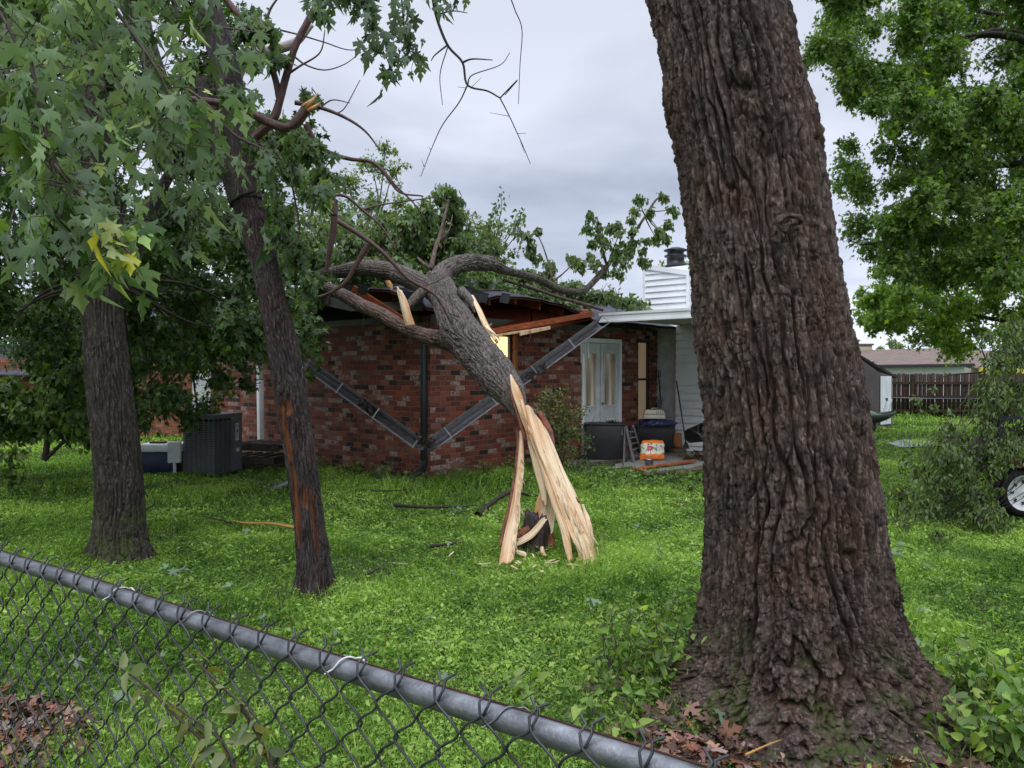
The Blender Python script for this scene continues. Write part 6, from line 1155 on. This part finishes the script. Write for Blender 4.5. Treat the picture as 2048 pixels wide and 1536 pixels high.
# broken green leaves scattered on the lawn
k = 90; x, y = scatter(k, 2.2, 9, .6); tag(leaves('torn_leaves', np.stack([x, y, gz(x, y)+.07], -1), rng.standard_normal((k, 3))*np.array([1, 1, .2]), np.array([0, 0, 1.])+rng.standard_normal((k, 3))*.3, .07+.04*rng.random(k), pal(k, [(.12, .22, .11), (.07, .14, .06), (.20, .30, .17)]), MAPLE, M['leafmaple']), 'torn green maple leaves strewn over the lawn', 'leaves', kind='stuff')

# ================================================================ right background: shed, boat, fence, neighbours
sd_ = thing('shed', 'brown garden shed with a white double door beside the board fence', 'shed'); z_ = 23.5
def V2(px, py, d_): return P(px, py, d_)
c0 = V2(1783, 852, 22.6); c0.z = 0; c1 = V2(1756, 852, 22.0); c1.z = 0; c2 = V2(1660, 852, 21.2); c2.z = 0; bck = Vector((.45, 1.75, 0))
f_ = lambda p, z: Vector((p.x, p.y, z)); ze = lambda px, py, d_: P(px, py, d_).z
mb = MB(); zt0, zt1, zt2 = ze(1783, 752, 22.6), ze(1756, 744, 22.0), ze(1690, 712, 21.3)
ridge = c1+(c2-c1)*.62
wdir = (c0-c1).normalized(); cR = c0+wdir*.05
mb.quad(c1, cR, f_(cR, zt0), f_(c1, zt1)); mb.poly([c2, c1, f_(c1, zt1), f_(ridge, zt2+.15), f_(c2, zt1)]); mb.quad(f_(c2, 0)+bck*0, c2+bck, f_(c2+bck, zt1), f_(c2, zt1)); mb.quad(c0, c0+bck, f_(c0+bck, zt0), f_(c0, zt0)); sw_ = mb.build('wall', M['shed'], sd_)
nd = wdir.cross(Vector((0, 0, 1))); nd = nd if nd.y < 0 else -nd
mb = MB(); a, b_ = c1+wdir*((c0-c1).length*.10)+nd*.02, c1+wdir*((c0-c1).length*.86)+nd*.02; md = (a+b_)/2
for (p, r) in ((a, md-wdir*.01), (md+wdir*.01, b_)):
    mb = MB(); slab(mb, [f_(p, .08), f_(r, .08), f_(r, zt1-.12), f_(p, zt1-.12)], .02); dd_ = mb.build('door', M['white'], sd_); mb = MB(); mb.bar(f_(p, .2)+nd*.03, f_(r, zt1*.5)+nd*.03, .06, .015, nd); mb.build('brace', M['white_dirty_shaded'], dd_)
mb = MB(); mb.box(f_(md, zt1*.5)+nd*.03, wdir*.05, nd*.02, (0, 0, .04)); mb.build('latch', M['black_metal'], sd_)
mb = MB(); slab(mb, [f_(c0+nd*.1+wdir*.15, zt0-.02), f_(ridge+nd*.1, zt2+.16), f_(ridge+bck+nd*.1, zt2+.16), f_(c0+bck+wdir*.15, zt0-.02)], .05); slab(mb, [f_(ridge+nd*.1, zt2+.16), f_(c2+nd*.1, zt1-.02), f_(c2+bck, zt1-.02), f_(ridge+bck+nd*.1, zt2+.16)], .05); mb.build('roof', M['shingle'], sd_)
# green boat
bo = thing('boat', 'small green boat on a stand before the brown shed', 'boat'); bc = P(1700, 838, 20.5)
def hull(cx_, z0, L, W, Hh, flat, mat_, name, top):
    U, Vv = np.meshgrid(np.linspace(0, 1, 40), np.linspace(0, np.pi, 16)); taper = np.clip(1-np.abs(2*U-1)**2.6, 0, 1)**.6; sh_ = (.35*np.abs(2*U-1)**3)*Hh
    y = np.cos(Vv)*W*taper; z = (np.sin(Vv)*Hh*taper if top else -np.sin(Vv)**.7*Hh*taper+sh_); V = np.stack([cx_.x+(U-.5)*L, cx_.y+y, z0+z], -1).reshape(-1, 3); o = npmesh(name, V, gridf(16, 40, False), mat_, bo, True); s_ = o.modifiers.new('t', 'SOLIDIFY'); s_.thickness = .02
hull(bc, P(0, 829, 20.5).z, 2.45, .42, .28, 0, M['boatdark'], 'hull', False); hull(bc+Vector((-.1, 0, 0)), P(0, 832, 20.5).z, 1.65, .34, .20, 0, M['boat'], 'deck_cover', True); hull(bc, P(0, 833, 20.5).z, 2.4, .40, .05, 0, M['boat'], 'gunwale', True)
for dx in (-.6, .5): mb = MB(); mb.box(Vector((bc.x+dx, bc.y, .12)), (.08, 0, 0), (0, .25, 0), (0, 0, .14)); mb.build('stand', M['black_metal'], bo)
# board fence: every picket is a part
fe = thing('board_fence', 'brown wooden privacy fence with dog-eared pickets behind the shed', 'fence', loc=(14, 26.5, 0)); bpy.context.view_layer.update(); fe_y = 26.5; x0, x1 = P(1770, 0, fe_y).x, P(2120, 0, fe_y).x
def picket_mesh():
    w_, h_, t_ = .065, 1.50, .009; pr = [(-w_, 0), (w_, 0), (w_, h_-.035), (w_*.5, h_), (-w_*.5, h_), (-w_, h_-.035)]; V = [(x, -t_, z) for x, z in pr]+[(x, t_, z) for x, z in pr]; k = 6
    return V, [tuple(range(6)), tuple(range(11, 5, -1))]+[(i, i+6, (i+1) % 6+6, (i+1) % 6) for i in range(6)]
V, Fc = picket_mesh(); pk = npmesh('picket', V, Fc, M['fencewood'], fe); pk.matrix_parent_inverse.identity(); pk.location = (x0-14, -.03, .03)
n = int((x1-x0)/.146)
for i in range(1, n): o = pk.copy(); C.objects.link(o); o.parent = fe; o.location = (x0-14+i*.146, -.03+.004*math.sin(i*2.3), .03+.012*math.sin(i*1.7)); o.rotation_euler = (0, .006*math.sin(i*3.1), 0)
rl = MB(); rl.box(((x0+x1)/2-14, -.08, 1.20), ((x1-x0)/2, 0, 0), (0, .02, 0), (0, 0, .045)); rail = rl.build('rail', M['fencewood'], fe); rail.matrix_parent_inverse.identity(); r2 = rail.copy(); C.objects.link(r2); r2.parent = fe; r2.location.z = -.95
r3 = rail.copy(); C.objects.link(r3); r3.parent = fe; r3.location.z = -.48
for i in range(4): mb = MB(); mb.box((x0-14+1.0+i*2.4, -.10, .74), (.05, 0, 0), (0, .05, 0), (0, 0, .75)); mb.build('post', M['fencewood'], fe).matrix_parent_inverse.identity()
mb = MB(); mb.tube([P(1785, 795, 25.5), P(1860, 797, 25.5), P(1960, 797, 25.5)], .012, 6); tag(mb.build('wire', M['galv'], None), 'thin pale wire stretched before the board fence', 'wire')
vf_ = thing('vine', 'sparse vine climbing the brown board fence', 'plant'); F_ = Foliage(); VC = [(.07, .14, .06), (.10, .18, .09)]
for px, py, r_ in ((1835, 800, 12), (1845, 830, 12), (1868, 780, 10), (1870, 815, 10), (1815, 835, 14), (1820, 842, 10), (1900, 830, 10), (1885, 845, 12), (1850, 845, 12), (1930, 850, 12)): F_.clump(P(px, py, 26.0), r_*26.0/F, 26, .14, VC, 5, hang=.2, tr=.01)
F_.path([P(1850, 860, 26.0), P(1845, 800, 26.0), P(1868, 775, 26.0)], .012, .006); F_.build(vf_, M['leaf'], M['twig'], HEART, lname='leaves', tname='stems')
# neighbour behind the fence
nb = thing('neighbour_house', 'white house with a long brown shingle roof behind the board fence', 'house'); dn = 40.0
zr_, ze_, zw = P(0, 702, dn+3).z, P(0, 729, dn).z, 0
xl, xr_ = P(1735, 0, dn).x, P(1938, 0, dn).x
mb = MB(); mb.quad((xl-2, dn, 0), (xr_, dn, 0), (xr_, dn, ze_), (xl-2, dn, ze_)); mb.poly([(xr_, dn, 0), (xr_, dn+6, 0), (xr_, dn+6, ze_), (xr_, dn+3, zr_), (xr_, dn, ze_)]); mb.build('wall', M['white'], nb)
mb = MB(); slab(mb, [(xl-3, dn-.5, ze_-.12), (xr_+.2, dn-.5, ze_-.0), (xr_+.5, dn+3, zr_+.12), (xl-3, dn+3, zr_-.15)], .06); slab(mb, [(xl-3, dn+3, zr_-.15), (xr_+.5, dn+3, zr_+.12), (xr_+.3, dn+6.5, ze_), (xl-3, dn+6.5, ze_)], .06); mb.build('roof', M['shinglebrown'], nb)
mb = MB(); mb.bar((xl-3, dn-.52, ze_-.16), (xr_+.2, dn-.52, ze_-.04), .06, .12); mb.build('fascia', M['black_metal'], nb)
cx0, cx1 = P(1706, 0, 43).x, P(1750, 0, 43).x; mb = MB(); siding(mb, (cx0, 43, 0), (1, 0, 0), (0, -1, 0), cx1-cx0, 2.0, P(0, 690, 43).z, .14); mb.quad((cx1, 43, 2), (cx1, 44, 2), (cx1, 44, P(0, 690, 43).z), (cx1, 43, P(0, 690, 43).z)); cy_ = mb.build('chimney', M['beige'], nb); mb = MB(); mb.box(((cx0+cx1)/2, 43.4, P(0, 689, 43).z), ((cx1-cx0)/2+.06, 0, 0), (0, .5, 0), (0, 0, .05)); mb.build('chimney_cap', M['shed'], cy_); mb = MB(); mb.lathe((P(1723, 0, 43).x, 43.4, P(0, 689, 43).z), [(.18, 0), (.18, .18), (.26, .2), (.26, .26), (.05, .34), (0, .36)], 18); mb.build('flue', M['galv'], cy_)
mb = MB(); dp = 27.5; a, b_ = P(1700, 716, dp), P(1745, 730, dp); mb.poly([(a.x-1, dp, 1.2), (b_.x, dp, 1.2), (b_.x, dp, b_.z-.05), (b_.x, dp, P(0, 721, dp).z), (a.x-1, dp, P(0, 712, dp).z)]); dor = mb.build('gable_end', M['white_dirty_shaded'], nb)
for px in (1737, 1741.5, 1746): mb = MB(); q = P(px, 726, dp-.02); mb.box(q, (.03, 0, 0), (0, .01, 0), (0, 0, .055)); mb.build('vent', M['black_metal'], dor)
n2 = thing('neighbour_house', 'second brown-roofed house with a yellow strip at the right edge', 'house'); dn = 46; xl, xr_ = P(1948, 0, dn).x, P(2200, 0, dn).x; ze_ = P(0, 737, dn).z; zr_ = P(0, 703, dn+3).z
mb = MB(); slab(mb, [(xl, dn-.5, ze_), (xr_, dn-.5, ze_), (xr_, dn+3, zr_), (xl, dn+3, zr_)], .06); mb.build('roof', M['shinglebrown'], n2); mb = MB(); mb.quad((xl, dn, 0), (xr_, dn, 0), (xr_, dn, ze_), (xl, dn, ze_)); mb.quad((xl, dn, 0), (xl, dn+6, 0), (xl, dn+6, ze_), (xl, dn, ze_)); mb.build('wall', M['beige'], n2); mb = MB(); mb.bar((xl+.2, dn-.55, ze_-.12), (xr_, dn-.55, ze_-.12), .05, .35); mb.build('fascia', M['yellow'], n2)
# white gable rising behind the roof at left
gb = thing('neighbour_house', 'white gabled house with a dark roof rising behind the torn roof, left', 'house'); dg = 24; pk_ = P(585, 448, dg); re = P(690, 492, dg); le = P(480, 495, dg)
mb = MB(); mb.poly([(le.x, dg, 0), (re.x, dg, 0), tuple(re), tuple(pk_), tuple(le)]); mb.quad((re.x, dg, 0), (re.x, dg+7, 0), (re.x, dg+7, re.z), (re.x, dg, re.z)); mb.build('wall', M['white'], gb)
mb = MB(); b7 = Vector((0, 8, 0)); ov = Vector((0, -.4, 0)); slab(mb, [re+ov+Vector((.4, 0, -.12)), re+b7+Vector((.4, 0, -.12)), pk_+b7+Vector((0, 0, .1)), pk_+ov+Vector((0, 0, .1))], .09); slab(mb, [le+ov+Vector((-.4, 0, -.12)), pk_+ov+Vector((0, 0, .1)), pk_+b7+Vector((0, 0, .1)), le+b7+Vector((-.4, 0, -.12))], .09); mb.build('roof', M['shingle'], gb)
mb = MB(); mb.bar(re+ov*1.05+Vector((.38, 0, -.26)), pk_+ov*1.05+Vector((0, 0, -.04)), .04, .22); mb.bar(le+ov*1.05+Vector((-.38, 0, -.26)), pk_+ov*1.05+Vector((0, 0, -.04)), .04, .22); mb.build('fascia', M['white'], gb)
# left brick neighbours
n3 = thing('neighbour_house', 'red brick house with a grey roof at the far left edge', 'house'); dn = 30; xl, xr_ = P(-160, 0, dn).x, P(62, 0, dn).x; ze_ = P(0, 756, dn).z
mb = MB(); wall(mb, (xl, dn, 0), (1, 0, 0), xr_-xl, -.1, ze_+.8); wall(mb, (xr_, dn, 0), (0, 1, 0), 6, -.1, ze_+.8); mb.build('wall', M['brick_far'], n3); zz = P(0, 735, dn).z; mb = MB(); slab(mb, [(xl-.3, dn-.5, zz-.25), (xr_+.5, dn-.5, zz-.35), (xr_-2.0, dn+3, zz+.9), (xl, dn+3, zz+.9)], .06); slab(mb, [(xr_+.5, dn-.5, zz-.35), (xr_+.5, dn+6.5, zz-.35), (xr_-2.0, dn+3, zz+.9), (xr_-2.0, dn+3, zz+.9)], .06); mb.build('roof', M['shingle'], n3)
n4 = thing('neighbour_house', 'orange brick house glimpsed through leaves between left tree and AC unit', 'house'); dn = 19; xl, xr_ = P(130, 0, dn).x, P(470, 0, dn).x; mb = MB(); wall(mb, (xl, dn, 0), (1, 0, 0), xr_-xl, -.1, 2.45); wall(mb, (xr_, dn, 0), (0, 1, 0), 6, -.1, 2.45); wall(mb, (xl, dn+6, 0), (0, -1, 0), 6, -.1, 2.45); mb.build('wall', M['brick_far'], n4)
mb = MB(); slab(mb, [(xl-.4, dn-.5, 2.4), (xr_+.4, dn-.5, 2.4), (xr_-1.5, dn+3, 3.6), (xl+1.5, dn+3, 3.6)], .06); slab(mb, [(xr_+.4, dn-.5, 2.4), (xr_+.4, dn+6.5, 2.4), (xr_-1.5, dn+3, 3.6), (xr_-1.5, dn+3, 3.6)], .06); mb.build('roof', M['shingle'], n4)
mb = MB(); mb.box((P(408, 0, 16).x, 16, 1.1), (.28, 0, 0), (0, .05, 0), (0, 0, 1.0)); tag(mb.build('white_panel', M['white_dirty_shaded'], None), 'white panel glimpsed through leaves above the AC unit', 'panel')
# distant hedge line closing the view
hd = thing('hedge', 'distant dark hedge closing the yard behind the left trees', 'hedge'); F_ = Foliage()
for _ in range(60): px = rng.uniform(-200, 640); dd = rng.uniform(33, 37); F_.clump(P(px, rng.uniform(690, 790), dd), rng.uniform(35, 55)*dd/F, 110, .22, [(.03, .07, .022), (.05, .10, .03)], 8, hang=.2, tr=.02)
for px in (50, 250, 450): F_.path([P(px, 812, 35), P(px, 740, 35)], .1, .05)
F_.build(hd, M['leaf'], M['twigdark'], STAR, lname='leaves', tname='stems')
# far treeline to the horizon at the right, beyond the roofs
hd = thing('hedge', 'distant treeline low above the neighbours roofs at right', 'hedge'); F_ = Foliage()
for _ in range(50): px = rng.uniform(1840, 2250); dd = rng.uniform(60, 70); F_.clump(P(px, rng.uniform(690, 750), dd), rng.uniform(18, 30)*dd/F, 90, .4, [(.05, .10, .035), (.07, .13, .045)], 7, hang=.2, tr=.03)
for _ in range(60): px = rng.uniform(640, 1800); dd = rng.uniform(75, 90); F_.clump(P(px, rng.uniform(725, 755), dd), rng.uniform(16, 24)*dd/F, 80, .5, [(.05, .10, .035), (.07, .13, .045)], 6, hang=.2, tr=.03)
for px in (1900, 2050): F_.path([P(px, 775, 66), P(px, 740, 66)], .2, .1)
F_.build(hd, M['leaf'], M['twigdark'], STAR, lname='leaves', tname='stems')
# puddle / gravel patch
m, t, b = mat('wet_gravel', .5, .5); c = ramp(t, noise_n(t, 30, 5, objc(t), .7), [(.35, (.10, .11, .10)), (.6, (.40, .41, .42))]); t.links.new(c, b.inputs['Base Color']); q = [PZ(a, b_, .045) for a, b_ in ((1775, 886), (1800, 880), (1850, 878), (1872, 885), (1850, 893), (1800, 894))]; n_ = len(q); tag(npmesh('gravel', [tuple(p) for p in q], [tuple(range(n_))], m), kind='structure')
# trailer half hidden under the fallen limb
tr_ = thing('trailer', 'small utility trailer with a white-rimmed wheel under the fallen limb', 'trailer'); wc = P(2040, 985, 8.6); wc.z = .285
mb = MB(); mb.lathe(wc-Vector((0, .09, 0)), [(.20, 0), (.25, .0), (.27, .03), (.27, .15), (.25, .18), (.20, .18)], 40, (0, 1, 0)); wh = mb.build('wheel', M['tyre'], tr_, smooth=False)
mb = MB(); mb.lathe(wc-Vector((0, .06, 0)), [(.205, -.02), (.19, -.02), (.165, .03), (.07, .01), (.0, -.01)], 30, (0, 1, 0)); mb.build('rim', M['white'], wh); mb = MB()
for i in range(8): t_ = i*math.pi/4; mb = MB(); mb.box(wc+Vector((math.cos(t_)*.12, -.052, math.sin(t_)*.12)), (.018*math.cos(t_), 0, .018*math.sin(t_)), (-.012*math.sin(t_), 0, .012*math.cos(t_)), (0, .004, 0)); mb.build('rim_hole', M['black_metal'], wh)
mb = MB(); mb.box((wc.x+.5, wc.y+.5, .62), (.75, 0, 0), (0, .55, 0), (0, 0, .04)); mb.build('bed', M['black_metal'], tr_); mb = MB(); mb.bar(P(1962, 905, 8.5), P(2060, 935, 8.5), .07, .05); mb.build('drawbar', M['red'], tr_)
for dx, dy in ((-.25, 0), (1.2, 0)): mb = MB(); mb.bar((wc.x+dx, wc.y-.03+dy, .62), (wc.x+dx, wc.y-.03+dy, 1.15), .05, .05, (0, 1, 0)); mb.build('stake', M['black_metal'], tr_)
mb = MB(); mb.bar((wc.x-.25, wc.y-.03, 1.12), (wc.x+1.2, wc.y-.03, 1.12), .04, .04); mb.bar((wc.x-.25, wc.y-.03, .85), (wc.x+1.2, wc.y-.03, .85), .04, .04); mb.build('side_rail', M['black_metal'], tr_)
